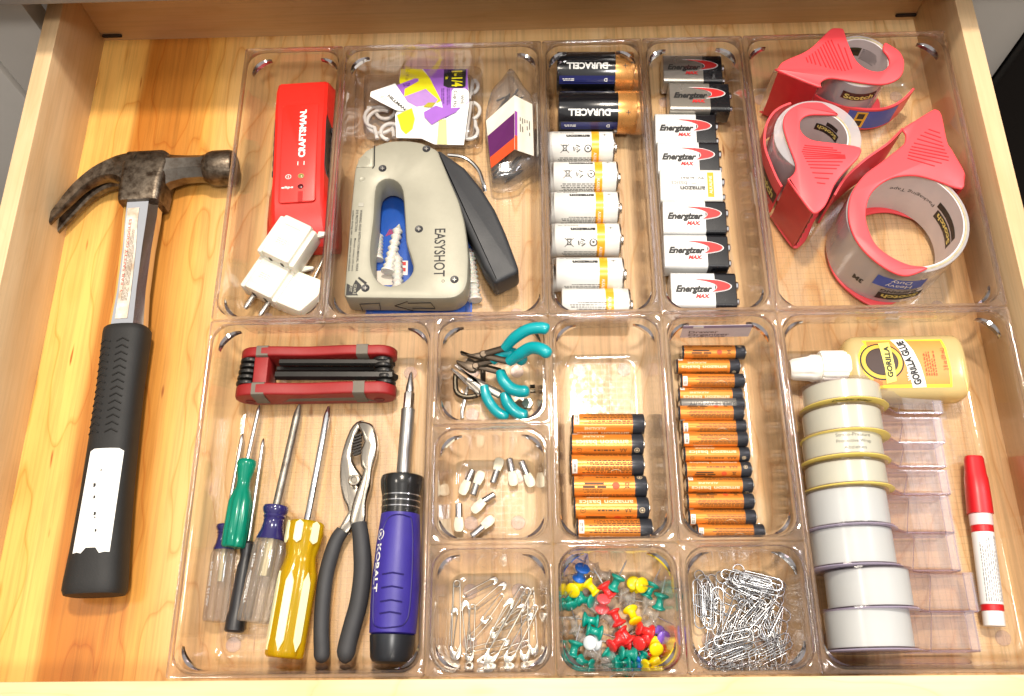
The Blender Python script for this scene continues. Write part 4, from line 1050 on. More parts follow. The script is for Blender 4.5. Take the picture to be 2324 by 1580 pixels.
g = G(); put(g, lines(.24, .6, 4, .4, 18, .3, .12), .16, .5, 0, R(0)); g.mi = 1; put(g, lines(.26, .5, 4, .4, 19, .3, .12), .56, .4, 0, R(0), 1); g.fn(onq(RT, RB, LTt, LB)); obj('fine_print', g, [mat('print_soft', (90, 84, 78), .6), mat('print_pinkish', (190, 150, 190), .6)], lw, smooth_=False)
M_nail = mat('nail_steel', (128, 122, 116), .3, .9, var=.2)
rn = random.Random(4)
for i in range(34):
    bx = U('N3', 420+rn.uniform(-150, 120), (1250 if i % 3 else 420)+rn.uniform(-90, 70), 15); zz = rn.uniform(7, 20); an = R(rn.uniform(20, 75)); ln = rn.uniform(4, 7); d = Vector((math.cos(an), math.sin(an), rn.uniform(-.2, .2)))
    p, q = Vector((bx.x, bx.y, zz))-d*ln, Vector((bx.x, bx.y, zz))+d*ln
    obj('nail', G().tube([p, q-d*2, q], [1.0, 1.0, .2], 6), M_nail, nb)
BG = UL('N3', [(470, 20), (640, 260), (760, 460), (800, 1150), (640, 1330), (560, 1440), (400, 1480), (240, 1480), (190, 1330), (130, 700), (200, 330), (330, 170)], 16)
g = G(); g.prism(smooth([(p.x, p.y) for p in BG], 3), FZ+.2, 25, 8, 3, b0=2); obj('clear_bag', g, clear('bag_film', (.975, .965, .955), rough=.1, ior=1.5, scratch=1.0, haze=.06, boost=2.2), nb)
# ------------------------------------------------------------------ folding hex key set
M_hexr = mat('hexset_red', (146, 26, 26), .5, bump=.2, bscale=900)
M_hexg = mat('hexset_grey', (112, 104, 92), .65, bump=.3, bscale=900)
M_oil = mat('oiled_steel', (46, 44, 42), .35, .6, var=.15)
hx = thing('folding_hex_key_set', 'red folding hex key set with black keys and grey bands', 'hex keys', (67, 200, FZ))
def stadium(x0, x1, z0, z1, n=8, wav=0):
    r_ = (z1-z0)/2; zc = (z0+z1)/2; P = []
    for i in range(n+1): a = R(90-180*i/n); P.append((x1-r_+r_*math.cos(a), zc+r_*math.sin(a)))
    for i in range(n+1): a = R(270-180*i/n); P.append((x0+r_+r_*math.cos(a), zc+r_*math.sin(a)))
    return P
def rail(name, y0, y1, x0, x1, z0, z1):
    P = stadium(x0, x1, z0, z1); P = [(x, z) for x, z in P]
    # wavy top edge
    Q = []
    for i in range(len(P)):
        Q.append(P[i])
        if P[i][1] > z1-.01 and i == len(P)-1:
            for k in range(1, 16):
                t = k/16; Q.append((P[i][0]+(P[0][0]-P[i][0])*t, z1+.9*math.sin(t*math.pi*3+.6)-.3))
    g = G(); g.prism(Q, y0, y1, 1.6, 3); g.fn(lambda x, y, z: (x, z, y)); return g
ZH = 27.5
ya, yb = 215.0, 187.5
obj('side_rail', rail('r', ya-3.6, ya+3.6, 12.5, 122.5, FZ, ZH), M_hexr, hx, sharp=40)
near = obj('side_rail', rail('r', yb-4.6, yb+4.2, 11, 123, FZ, ZH), M_hexr, hx, sharp=40)
for (u, y, hw) in ((470, ya, 4.3), (1725, ya, 4.2), (410, yb, 4.6), (1680, yb, 4.2)):
    p = U('N6', u, 150 if y == ya else 640, ZH); th = 8.0 if y == ya else 9.4
    g = G(); rr = [[(p.x+dx, y-(.2 if y == yb else 0)+(th/2+.35)*sy, zz) for sy, zz in ((-1, FZ+6), (-1, ZH-1.2), (-.8, ZH+.5), (.8, ZH+.5), (1, ZH-1.2), (1, FZ+6))] for dx in (-hw*.95, hw*.95)]
    g.loft(rr); obj('grey_band', g, M_hexg, hx)
g = G(); P = [(31, 2), (34, 6), (90, 6), (97, 2), (92, 12), (86, 14), (38, 13)]
g.loft([[(11+x*1.0, yb-4.75, FZ+3+zz*.8) for x, zz in P], [(11+x, yb-4.4, FZ+3+zz*.8) for x, zz in P]]); obj('grey_inlay', g, M_hexg, near)
for x in (20.5, 111): 
    g = G(); g.lathe([(3.8, 0), (3.8, .4), (3.0, .4), (2.6, -.2)], 6, Matrix.Translation((x, yb-4.75, FZ+9)) @ Matrix.Rotation(R(90), 4, 'X')); obj('pivot_screw', g, mat('deep_red', (110, 18, 18), .5), near)
g = G(); g.box((29.5, (ya+yb)/2, (FZ+ZH)/2), (10, ya-yb-6, ZH-FZ-3), b=1.2); obj('cross_piece', g, M_hexr, hx)
for (v, u0, u1, rr) in ((335, 690, 2050, 2.6), (500, 640, 2080, 3.4)):
    p, q = U('N6', u0, v, ZH-5), U('N6', u1, v, ZH-5); g = G(); g.tube([p, q-Vector((4, 0, 0)), q, q+Vector((3, 0, -5))], [rr, rr, rr, rr*.8], 6); obj('hex_key', g, M_oil, hx, sharp=20)
for (v, u0, u1, rr) in ((420, 660, 2050, 2.2), (250, 700, 2000, 1.8)):
    p, q = U('N6', u0, v, ZH-12), U('N6', u1, v, ZH-12); g = G(); g.tube([p, q], rr, 6); obj('hex_key', g, M_oil, hx, sharp=20)
for i in range(5):
    y = ya-5.5-i*4.1; g = G(); g.lathe([(6.2-.2*i, -1.7), (7.2, -1.1), (7.4, 0), (7.2, 1.1), (6.2, 1.7)], 20, Matrix.Translation((20.5-i*.4, y, ZH-8.2)) @ Matrix.Rotation(R(90), 4, 'X')); obj('key_knuckle', g, M_oil, hx)
    y = ya-6.0-i*4.2; g = G(); g.lathe([(6.2, -1.7), (7, -1.1), (7.2, 0), (7, 1.1), (6.2, 1.7)], 20, Matrix.Translation((113+i*.7, y, ZH-8.4)) @ Matrix.Rotation(R(90), 4, 'X')); obj('key_knuckle', g, M_oil, hx)

# ------------------------------------------------------------------ screwdrivers
def axis(p, q): 
    """matrix whose z runs from p to q"""
    d = Vector(q)-Vector(p); return Matrix.Translation(Vector(p)) @ d.to_track_quat('Z', 'Y').to_matrix().to_4x4(), d.length
def fluted(prof, n, depth, m=48, M=None, phase=0.0):
    rr = []
    for r_, z, k in prof:
        rr.append([((r_*(1-depth*k*max(0, math.cos(n*2*math.pi*j/m+phase))**2))*math.cos(2*math.pi*j/m), (r_*(1-depth*k*max(0, math.cos(n*2*math.pi*j/m+phase))**2))*math.sin(2*math.pi*j/m), z) for j in range(m)])
    if M is not None: rr = [[tuple(M @ Vector(p)) for p in r_] for r_ in rr]
    return G().loft(rr)
def shaft(t, p, tip, r_, m, phillips=True, nm='shaft'):
    M, L = axis(p, tip)
    g = G(); g.lathe([(r_, -2), (r_, L-r_*4), (r_*.92, L-r_*2.6), (r_*.35, L-.4), (.05, L)], 14, M); s = obj(nm, g, m, t)
    if phillips:
        for k in range(4):
            a = R(45+90*k); g = G(); rr = [[(r_*1.03*math.cos(a+da)*f, r_*1.03*math.sin(a+da)*f, zz) for da, f in ((-.28, 1), (0, .55), (.28, 1))] for zz, f2 in ((L-r_*3.6, 1),)]
    return s
# green
M_green = glassm('green_handle', (10, 178, 144), .04, mixd=.42, through=.5)
t = thing('green_screwdriver', 'small screwdriver with translucent green handle lying on top of others', 'screwdriver', (22, 130, 8))
p, q = U('O5', 285, 888, 17), U('O5', 379, 322, 17); M, L = axis(p, q)
g = fluted([(6.6, 0, .6), (7.6, 1.2, 1), (7.9, 10, 1), (7.8, L-29, 1), (6.3, L-24, .4), (4.3, L-19, 0), (4.3, L-14, 0), (6.0, L-6, 0), (6.4, L-3, 0), (6.0, L-.8, 0), (4.5, L, 0)], 6, .13, 48, M); obj('handle', g, M_green, t, sharp=60)
g = G(); g.tube([tuple(M @ Vector((0, 0, 14))), tuple(M @ Vector((0, 0, L)))], 1.4, 8); obj('tang', g, mat('tang_teal', (10, 90, 84), .4, .3), t)
shaft(t, q, U('K8', 402, 392, 15), 1.45, M_steel)
# clear with purple collar, left
M_chand = glassm('clear_handle', (252, 249, 244), .03, ior=1.5, mixd=.07, through=.62)
M_coll = mat('collar_navy', (38, 32, 92), .18, coat=.5)
def acetate(label, pts, zs, r_, rs, tipz, txt):
    """clear acetate handle with dark blue collar; pts: butt, collar low, collar top, shaft tip"""
    t = thing('clear_handle_screwdriver', label, 'screwdriver', (pts[0].x, pts[0].y, FZ), 0, 'clear handled screwdrivers')
    B, C0, C1, T = pts
    M, L = axis(B, C0)
    g = fluted([(r_*.86, 0, .5), (r_*.97, 1, 1), (r_, 3, 1), (r_, L-4, 1), (r_*.9, L-1, .6), (r_*.8, L, .2)], 7, .2, 70, M, .4); h = obj('handle', g, M_chand, t, sharp=60)
    g = G(); g.tube([tuple(M @ Vector((0, 0, L*.55))), tuple(M @ Vector((0, 0, L)))], rs*1.3, 8); obj('tang', g, mat('tang_brass', (214, 200, 160), .35, .6), h)
    g = G(); tx = text(txt, 1.9, L*.6, .01); put(g, tx, 0, 0); 
    Mi = M @ Matrix.Rotation(R(90), 4, 'Z')
    g = cut(g, 1.5); g.fn(lambda x, y, z: ((r_+.15)*math.sin(y/r_+.2), (r_+.15)*math.cos(y/r_+.2), L*.5-x)); 
    up = M.to_3x3().inverted() @ Vector((0, 0, 1)); a0 = math.atan2(up.x, up.y)
    g.xf(M @ Matrix.Rotation(-a0-R(20), 4, 'Z')); obj('lettering', g, M_inkw, h, smooth_=False)
    M2, L2 = axis(C0, C1)
    g = G(); g.lathe([(r_*.86, -.5), (r_*.9, .5), (r_*.72, L2*.25), (r_*.62, L2*.5), (r_*.66, L2*.55), (r_*.62, L2*.6), (r_*.7, L2*.66), (r_*.66, L2*.72), (r_*.76, L2*.8), (r_*.82, L2*.9), (r_*.76, L2*.98), (r_*.6, L2)], 28, M2); obj('collar', g, M_coll, t)
    shaft(t, C1, T, rs, M_steel if rs < 2 else mat('grey_shaft', (150, 144, 134), .4, .9, vscale=150, rgb2=(112, 104, 96)))
    return t
acetate('small clear handled screwdriver with navy collar under the green one', [U('O5', 168, 1365, 10), U('O5', 228, 900, 10), U('O5', 244, 738, 10), U('O5', 350, 150, 9)], 0, 7.9, 1.4, 9, 'PO MADE IN USA')
acetate('large clear handled screwdriver with navy collar and grey shaft', [U('O5', 415, 1370, 14.5), U('O5', 528, 835, 14.5), U('O5', 566, 618, 14.5), U('K8', 569, 390, 12)], 0, 10.4, 2.7, 12, '41294  WARRANTY')
# slim black
t = thing('black_screwdriver', 'slim screwdriver with black handle between the clear ones', 'screwdriver', (32, 90, FZ))
B, C1, T = U('O5', 292, 1432, 9), U('O5', 385, 850, 9), U('O5', 483, 185, 8); M, L = axis(B, C1)
g = G(); g.lathe([(5.2, 0), (6.2, 1), (6.2, 9), (5.3, 13), (5.0, L*.45), (4.6, L-16), (3.6, L-12), (3.6, L-9), (4.8, L-5), (4.8, L-1.5), (3.6, L)], 22, M); obj('handle', g, M_blackp, t)
shaft(t, C1, T, 1.4, M_steel)
# yellow
M_yel = glassm('yellow_handle', (242, 206, 16), .03, mixd=.36, through=.6)
t = thing('yellow_screwdriver', 'screwdriver with translucent yellow handle and cream stripes', 'screwdriver', (66, 70, FZ))
B, C1, T = U('K8', 503, 1455, 16), U('K8', 600, 885, 16), U('K8', 692, 398, 13); M, L = axis(B, C1)
g = fluted([(10.5, 0, .5), (12, 1.4, 1), (12.2, 5, 1), (12.2, L-34, 1), (10.4, L-27, .6), (9.6, L-22, .3), (11.2, L-14, .8), (12, L-8, 1), (12, L-1.5, 1), (10.8, L, .6)], 6, .1, 60, M, math.pi); obj('handle', g, M_yel, t, sharp=60)
up = (M.to_3x3().inverted() @ Vector((0, 0, 1))); a0 = math.atan2(up.y, up.x)
M_strp = mat('cream_stripe', (246, 242, 190), .35, sss=.1, var=.02)
for da in (-58, -6, 46):
    for z0, z1 in ((4, L-33), (L-15, L-.5)):
        g = G(); a = a0+R(da); rr = []
        for i in range(9):
            tt = i/8; z = z0+(z1-z0)*tt; hw = 2.6*(1-(2*tt-1)**8)**.5+.05; 
            rr.append([(11.2, -hw, z), (12.35, -hw, z), (12.5, 0, z), (12.35, hw, z), (11.2, hw, z)])
        g.loft(rr); g.xf(M @ Matrix.Rotation(a, 4, 'Z')); obj('stripe', g, M_strp, t)
shaft(t, C1, T, 2.4, M_chrome)
# big multi-bit driver
M_kob = mat('driver_blue', (52, 40, 140), .42, bump=.12, bscale=1100)
t = thing('multi_bit_screwdriver', 'thick blue and black multi bit screwdriver beside the bin wall', 'screwdriver', (130, 70, FZ))
B, C1 = U('O6', 433, 1500, 18), U('O6', 494, 572, 18); M, L = axis(B, C1); S1, X1, T = U('O6', 519, 240, 17), U('O6', 524, 195, 17), U('O6', 535, 55, 17)
yb0, yb1 = L*.145, L*.78
def knob(prof, m=48): return fluted(prof, 6, .0, m, M)
g = knob([(9, 0, 0), (11.5, 1, 0), (13.0, 3.5, 0), (14.2, yb0-.6, 0), (13.2, yb0, 0)]); obj('end_cap', g, mat('cap_black', (30, 34, 40), .3), t)
g = knob([(13.2, yb0, 0), (14.6, yb0+.8, 0), (15.2, L*.3, 0), (15.2, L*.45, 0), (14.2, L*.62, 0), (13.0, L*.74, 0), (12.6, yb1, 0)]); gripo = obj('grip', g, M_kob, t)
g = knob([(12.6, yb1, 0), (12.6, L*.84, 0), (12.8, L*.88, 0), (14.2, L*.93, 0), (14.6, L*.97, 0), (14.0, L-1, 0), (12, L, 0)]); cl = obj('collar', g, mat('collar_black', (24, 24, 24), .18, coat=.3), t)
for k in (.815, .848, .88):
    g = G(); g.lathe([(12.7, L*k-.5), (13.2, L*k-.35), (13.2, L*k+.35), (12.7, L*k+.5)], 32, M); obj('silver_ring', g, M_chrome, cl)
up = (M.to_3x3().inverted() @ Vector((0, 0, 1))); a0 = math.atan2(up.y, up.x); Mr = M @ Matrix.Rotation(a0, 4, 'Z')   # local +x is now up
def rgrip(z):
    for (r0, z0), (r1, z1) in zip([(13.2, yb0), (14.6, yb0+.8), (15.2, L*.3), (15.2, L*.45), (14.2, L*.62), (13.0, L*.74), (12.6, yb1)][:-1], [(14.6, yb0+.8), (15.2, L*.3), (15.2, L*.45), (14.2, L*.62), (13.0, L*.74), (12.6, yb1)]):
        if z0 <= z <= z1: return r0+(r1-r0)*(z-z0)/(z1-z0)
    return 12.6
pan = smooth([(-4, L*.755), (7, L*.755), (12, L*.70), (12.5, L*.3), (10, L*.2), (3, L*.175), (-8, L*.175), (-13, L*.23), (-13.5, L*.5), (-10, L*.7)], 4)
g = G(); g.tube([((rgrip(p.y)+.05)*math.cos(p.x/15), (rgrip(p.y)+.05)*math.sin(p.x/15), p.y) for p in pan], .5, 5, closed=True)
for k in (.45, .38, .31, .25): g.tube([((rgrip(L*k)+.1)*math.cos(a), (rgrip(L*k)+.1)*math.sin(a), L*k-1.2*abs(math.sin(a*2))) for a in [R(-26+52*i/8) for i in range(9)]], .55, 5)
g.xf(Mr); obj('grip_seams', g, mat('driver_seam', (34, 24, 100), .5), gripo)
g = G(); put(g, text('KOBALT', 4.4, 30, .03), 0, 0); put(g, ring_icon(2.9, 3.6), -21, 0); put(g, bar(-1.6, -1.4, 1.6, 1.4, .8), -21, 0, .01); put(g, bar(-1.6, 1.4, 1.6, -1.4, .8), -21, 0, .02)
g = cut(g, 1.5); g.fn(lambda x, y, z: ((rgrip(L*.48-x)+.2)*math.cos(y/15-R(48)), (rgrip(L*.48-x)+.2)*math.sin(y/15-R(48)), L*.48-x))
g.xf(Mr); obj('lettering', g, M_inkw, gripo, smooth_=False)
shaftm = mat('satin_shaft', (168, 166, 162), .32, .9)
M3, L3 = axis(C1, S1); g = G(); g.lathe([(4.6, -1), (4.6, L3-.6), (4.0, L3)], 24, M3); obj('shaft', g, shaftm, t)
M4, L4 = axis(S1, T); g = G(); g.lathe([(3.6, -.5), (3.6, 11), (3.2, 12)], 6, M4); bt = obj('bit', g, M_steel, t, sharp=20)
g = G(); g.lathe([(2.8, 12), (2.8, L4*.58), (2.2, L4*.7), (1.2, L4-1.5), (.1, L4)], 12, M4); obj('bit_tip', g, M_steel, bt)

# ------------------------------------------------------------------ slip joint pliers
M_pl = mat('plier_steel', (168, 160, 148), .2, 1.0, var=.1, vscale=40)
t = thing('slip_joint_pliers', 'slip joint pliers with dark grey dipped handles', 'pliers', (95, 90, FZ))
A1 = UL('O6', [(290, 300), (330, 308), (352, 335), (365, 400), (358, 470), (338, 540), (330, 620), (308, 700), (302, 815), (232, 815), (232, 750), (262, 640), (300, 540), (283, 520), (284, 440), (300, 400), (285, 350), (268, 310)], 15)
A2 = UL('O6', [(300, 296), (262, 305), (228, 350), (196, 440), (182, 520), (182, 610), (200, 690), (222, 750), (165, 850), (220, 860), (262, 790), (300, 690), (305, 600), (262, 530), (240, 470), (262, 370), (290, 330)], 11)
g = G(); g.prism(smooth([(p.x, p.y) for p in A1], 2), 7, 15, 1.6, 2); obj('jaw', g, M_pl, t, sharp=45)
g = G(); g.prism(smooth([(p.x, p.y) for p in A2], 2), 5, 12, 1.6, 2); jw = obj('jaw', g, M_pl, t, sharp=45)
for i in range(7):
    p = U('O6', 262+3*i*.5-(3-i)*(-2.0), 370+i*15, 13); g = G(); g.box((p.x, p.y, 11.5), (5.5, 1.1, 3), Matrix.Rotation(R(20), 3, 'Z')); obj('tooth', g, M_oil, t)
p = U('O6', 253, 592, 16); g = G(); g.lathe([(4.2, 10), (4.2, 16.2), (3.6, 17), (2.2, 17.1), (1.8, 16.7)], 20, Matrix.Translation((p.x, p.y, 0))); obj('pivot_bolt', g, M_pl, t)
g = G(); put(g, text('CHINA', 1.6, 8, .02), *U('O6', 245, 695, 15.2), R(0)); 
M_dip = mat('dipped_grey', (52, 52, 54), .6, bump=.1, bscale=900)
for pts, w_, zz in (([(196, 842), (160, 900), (118, 1040), (98, 1180), (90, 1320), (92, 1440), (92, 1498)], 5.0, 11), ([(276, 805), (288, 900), (294, 1040), (276, 1190), (244, 1310), (216, 1420), (206, 1500)], 5.9, 13)):
    P = smooth([U('O6', a, b, zz) for a, b in pts], 4, False); n = len(P)
    g = G(); g.tube(P, [w_*(.86+.14*min(1, i/6))*(1.0 if i < n-3 else (.85, .6, .15)[i-n+3]) for i in range(n)], 18, flat=(1, .95)); obj('dipped_handle', g, M_dip, t)

# ------------------------------------------------------------------ handheld packing tape dispensers
M_td = mat('dispenser_red', (240, 76, 82), .4, var=.03)
M_tape = clear('tape_side', (.93, .91, .92), rough=.08, ior=1.5, haze=.38, hazec=(.82, .78, .79), boost=1.6)
M_core = mat('core_paper', (216, 206, 204), .55, var=.03)
M_edge = mat('tape_edge', (190, 176, 140), .3, var=.15, vscale=200)
def hatch(crop, L_, R_, z, n):
    g = G()
    for i in range(n):
        s = i/(n-1)*(len(L_)-1); k = min(int(s), len(L_)-2); f = s-k
        a = (L_[k][0]+(L_[k+1][0]-L_[k][0])*f, L_[k][1]+(L_[k+1][1]-L_[k][1])*f); b = (R_[k][0]+(R_[k+1][0]-R_[k][0])*f, R_[k][1]+(R_[k+1][1]-R_[k][1])*f)
        p, q = U(crop, *a, z), U(crop, *b, z); g.tube([p, (p+q)/2, q], .55, 6)
    return g
def wall(path, z0, z1, th=1.6):
    """upright curved strip"""
    P = [Vector((p[0], p[1])) for p in path]; n = len(P); A, B = [], []
    for i in range(n):
        d = (P[min(i+1, n-1)]-P[max(i-1, 0)]).normalized(); nn = Vector((-d.y, d.x))*th/2; A.append(P[i]+nn); B.append(P[i]-nn)
    rr = [[(A[i].x, A[i].y, z0), (A[i].x, A[i].y, z1), (B[i].x, B[i].y, z1), (B[i].x, B[i].y, z0)] for i in range(n)]
    return G().loft(rr)
def ringmesh(c, ro, ri, z0, z1, n=56):
    rr = [[(c[0]+r_*math.cos(2*math.pi*j/n), c[1]+r_*math.sin(2*math.pi*j/n), z) for j in range(n)] for r_, z in ((ro, z0), (ro, z1-.3), (ro-.3, z1), (ri, z1), (ri, z0))]
    return G().loft(rr, close=True)
def wrapz(g, c, r_, a0, z, lift=.15):
    """flat sheet (x round, y up) on an upright cylinder; a0 = angle of its middle, reading from outside"""
    g = cut(g, r_*.15, 0)
    s = 1 if lift > 0 else -1
    return g.fn(lambda x, y, q: (c[0]+(r_+lift+q*s)*math.cos(a0+s*x/r_), c[1]+(r_+lift+q*s)*math.sin(a0+s*x/r_), z+y))
ZT = 54.6
def dispenser(label, crop, plate, c, ro, ri, guard, gz1, hat, n, cutter, blade):
    t = thing('packing_tape_dispenser', label, 'tape dispenser', (c[0], c[1], FZ), 0, 'red packing tape dispensers')
    P = [(p.x, p.y) for p in smooth([(q.x, q.y) for q in UL(crop, plate, ZT+2)], 3)]
    g = G(); g.prism(P, ZT, ZT+2.4, .9); top = obj('top_plate', g, M_td, t, sharp=50)
    obj('grip_grooves', hatch(crop, hat[0], hat[1], ZT+2.3, n), mat('groove_red', (196, 34, 40), .5), top)
    g = G(); g.prism(P, FZ+.2, FZ+2.2, .8); obj('bottom_plate', g, M_td, t, sharp=50)
    obj('guard', wall(smooth([(q.x, q.y) for q in UL(crop, guard, gz1)], 4, False), FZ+1, gz1), M_td, t)
    a, b = [U(crop, *q, ZT+1) for q in cutter]
    obj('cutter_wall', wall([a, (a+b)/2, b], FZ+1, ZT+.5, 1.8), mat('dispenser_wall', (200, 36, 42), .35), t)
    p = U(crop, *blade, ZT-1); d = (a-b).normalized()
    g = G(); n_ = 14
    pts = []
    for i in range(n_): 
        z = FZ+3+(ZT-FZ-5)*i/(n_-1); pts.append((p.x+(1.2 if i % 2 else 0)*d.x, p.y+(1.2 if i % 2 else 0)*d.y-.4, z))
    back = [(p.x+d.x*4, p.y+d.y*4-.4, FZ+3), (p.x+d.x*4, p.y+d.y*4-.4, ZT-2)]
    A = pts+back[::-1]; g.loft([A, [(x, y-.7, z) for x, y, z in A]]); obj('blade', g, M_steel, t, smooth_=False)
    roll = obj('tape_roll', ringmesh(c, ro, ri+1.3, FZ+2.6, ZT-.4), M_tape, t)
    obj('paper_core', ringmesh(c, ri+1.2, ri, FZ+2.4, ZT-.2), M_core, roll)
    if ro-ri > 2: obj('tape_edge', ringmesh(c, ri+2.6, ri+1.25, ZT-1, ZT-.15), M_edge, roll)
    return t, roll
P3 = [(835, 80), (875, 120), (915, 310), (950, 370), (1035, 520), (1036, 560), (1020, 648), (850, 592), (720, 556), (620, 552), (520, 570), (430, 620), (370, 685), (342, 760), (335, 860), (370, 980), (430, 1070), (540, 1145), (650, 1190), (755, 1203), (765, 1222), (640, 1268), (540, 1250), (420, 1180), (310, 1080), (240, 970), (208, 850), (215, 730), (250, 640), (330, 540), (450, 450), (590, 340), (615, 300), (615, 255), (598, 215), (700, 150), (800, 88)]
d3, r3 = dispenser('red packing tape dispenser with the large nearly empty roll, nearest the camera', 'O4', P3, (477, 294), 41.5, 37.2,
    [(598, 215), (540, 275), (480, 330), (350, 420), (250, 505), (170, 590), (110, 690)], 45, ([(780, 222), (715, 268), (665, 335), (640, 380), (630, 428)], [(862, 250), (880, 325), (903, 382), (935, 440), (825, 485)]), 10, [(1036, 540), (1022, 640)], (1030, 600))
P2 = [(805, 142), (808, 158), (740, 160), (580, 158), (500, 175), (455, 215), (445, 270), (465, 330), (520, 380), (600, 410), (800, 435), (1025, 474), (1020, 560), (960, 630), (860, 730), (780, 840), (720, 980), (670, 1060), (575, 1108), (450, 960), (340, 800), (332, 780), (390, 720), (405, 660), (390, 590), (340, 460), (290, 300), (285, 220), (310, 150), (380, 85), (480, 45), (580, 38), (660, 45), (730, 88)]
d2, r2 = dispenser('red packing tape dispenser with an almost full roll, touching the left bin wall', 'O3', P2, (424.5, 362.5), 31, 21,
    [(360, 45), (270, 80), (190, 140), (130, 240), (106, 360), (112, 480), (165, 630), (225, 770), (272, 850)], 42, ([(490, 455), (465, 515), (495, 580), (545, 670), (610, 815)], [(765, 480), (880, 550), (885, 580), (800, 680), (690, 825)]), 13, [(338, 795), (568, 1100)], (585, 1108))
P1 = [(1050, 45), (1130, 50), (1165, 80), (1200, 200), (1240, 300), (1310, 450), (1400, 540), (1500, 590), (1600, 605), (1680, 585), (1738, 520), (1742, 450), (1705, 380), (1662, 322), (1690, 232), (1780, 280), (1870, 340), (1920, 420), (1938, 500), (1920, 620), (1860, 700), (1760, 750), (1640, 770), (1480, 760), (1250, 725), (1020, 690), (920, 705), (860, 750), (830, 800), (312, 592), (312, 562), (350, 500), (430, 450), (620, 370), (760, 280), (900, 140), (990, 60)]
d1, r1 = dispenser('red packing tape dispenser in the far corner with blue and yellow sticker', 'O2', P1, (465, 428), 23.5, 19.5,
    [(790, 900), (900, 965), (1050, 1020), (1200, 1055), (1400, 1082), (1600, 1085), (1750, 1055), (1870, 1000), (1970, 920), (2060, 820)], 30, ([(675, 425), (760, 370), (840, 310), (910, 240), (980, 190), (1170, 300)], [(700, 490), (810, 520), (960, 560), (1070, 585), (1170, 600), (1262, 570)]), 12, [(318, 600), (826, 796)], (318, 606))
# printing on rolls and guards
PI = math.pi
g = G(); g.mi = 1; g.quad(-16, -4.6, 32, 9.2, 0); g.mi = 0; put(g, text('Scotch', 5.0, 26, .03), 0, 0, .1, PI); obj('roll_print', wrapz(g, (477, 294), 41.5, R(-88), 16, .15), [M_inkg, M_ink], r3, smooth_=False)
g = G(); put(g, text('SHIPPING', 3.4, 26, .03), 0, 0, 0, PI); put(g, text('Packaging Tape', 1.6, 22), 0, 3.4, 0, PI); put(g, text('3M', 5, 8, .05), -30, 0, 0, PI); obj('roll_print', wrapz(g, (477, 294), 41.5, R(-92), 23.5, .15), [M_ink], r3, smooth_=False)
g = G(); g.mi = 1; g.quad(-17, -8, 34, 13, 0); g.mi = 0; put(g, text('Heavy', 4.4, 18, .01), 0, -4.4, .1, PI); put(g, text('Duty', 4.4, 14, .01), 0, 1.6, .1, PI); obj('roll_print', wrapz(g, (477, 294), 41.5, R(-97), 36.5, .15), [M_inkw, mat('tape_blue', (58, 92, 190), .4)], r3, smooth_=False)
g = G(); put(g, text('Packaging Tape', 3.6, 34, .0), 0, 0, 0, PI); obj('core_print', wrapz(g, (477, 294), 37.2, R(62), 33, -.15), [M_ink], r3, smooth_=False)
g = G(); g.mi = 1; g.quad(-14, -5.5, 28, 9, 0); g.quad(-16, 5, 30, 6, 0); g.mi = 0; put(g, text('Scotch', 5.0, 24, .03), 0, -1, .1, PI); obj('core_print', wrapz(g, (477, 294), 37.2, R(8), 30, -.15), [M_inkg, mat('print_dark_brown', (44, 36, 32), .5)], r3, smooth_=False)
g = G(); g.mi = 1; g.quad(-10, -3.6, 20, 7.6, 0); g.quad(-3, 4.6, 10, 4, 0); g.mi = 0; put(g, text('Scotch', 4.0, 17, .03), 0, .2, .1, PI); obj('core_print', wrapz(g, (424.5, 362.5), 21, R(48), 38, -.15), [M_inkg, mat('print_dark_brown', (44, 36, 32), .5)], r2, smooth_=False)
g = G(); g.mi = 1; g.quad(-13, -4, 26, 8, 0); g.mi = 0; put(g, text('Scotch', 4.6, 22, .03), 0, -.4, .1); obj('roll_print', wrapz(g, (465, 428), 23.5, R(-92), 42, .15), [M_inkg, mat('print_maroon', (70, 24, 24), .5)], r1, smooth_=False)
g = G(); g.mi = 1; g.quad(-11, 1, 14, 9, 0); g.mi = 0; put(g, text('Scotch', 3.2, 12, .03), -4, 6.5, .1); put(g, lines(14, 12, 7, .45, 77), 11, 4, 0); obj('core_print', wrapz(g, (465, 428), 19.5, R(80), 36, -.15), [M_ink, mat('print_olive', (70, 64, 40), .5)], r1, smooth_=False)
def onwall(path, z0, z1, off):
    """unit square print on an upright guard: x along it, y up"""
    Q = [Vector((p[0], p[1])) for p in path]; cum = [0]
    for i in range(1, len(Q)): cum.append(cum[-1]+(Q[i]-Q[i-1]).length)
    def f(x, y, z):
        s = max(0, min(.9999, x))*cum[-1]; k = max(i for i in range(len(cum)) if cum[i] <= s); k = min(k, len(Q)-2); tt = (s-cum[k])/(cum[k+1]-cum[k])
        p = Q[k]+(Q[k+1]-Q[k])*tt; d = (Q[k+1]-Q[k]).normalized(); n_ = Vector((-d.y, d.x))*(off+math.copysign(z, off)); return (p.x+n_.x, p.y+n_.y, z0+(z1-z0)*y)
    return f
gd1 = smooth([(q.x, q.y) for q in UL('O2', [(1250, 1062), (1400, 1082), (1600, 1085), (1750, 1055), (1870, 1000)], 30)], 6, False)
g = G(); g.mi = 0; g.quad(0, 0, 1, 1, 0); g.mi = 1; g.quad(.16, .05, .22, .9, .06); g.mi = 2; g.quad(.2, .15, .13, .3, .12); g.quad(.2, .55, .13, .3, .12); g.mi = 3; put(g, lines(.3, .4, 2, .6, 3, .1, .2), .6, .5, .12)
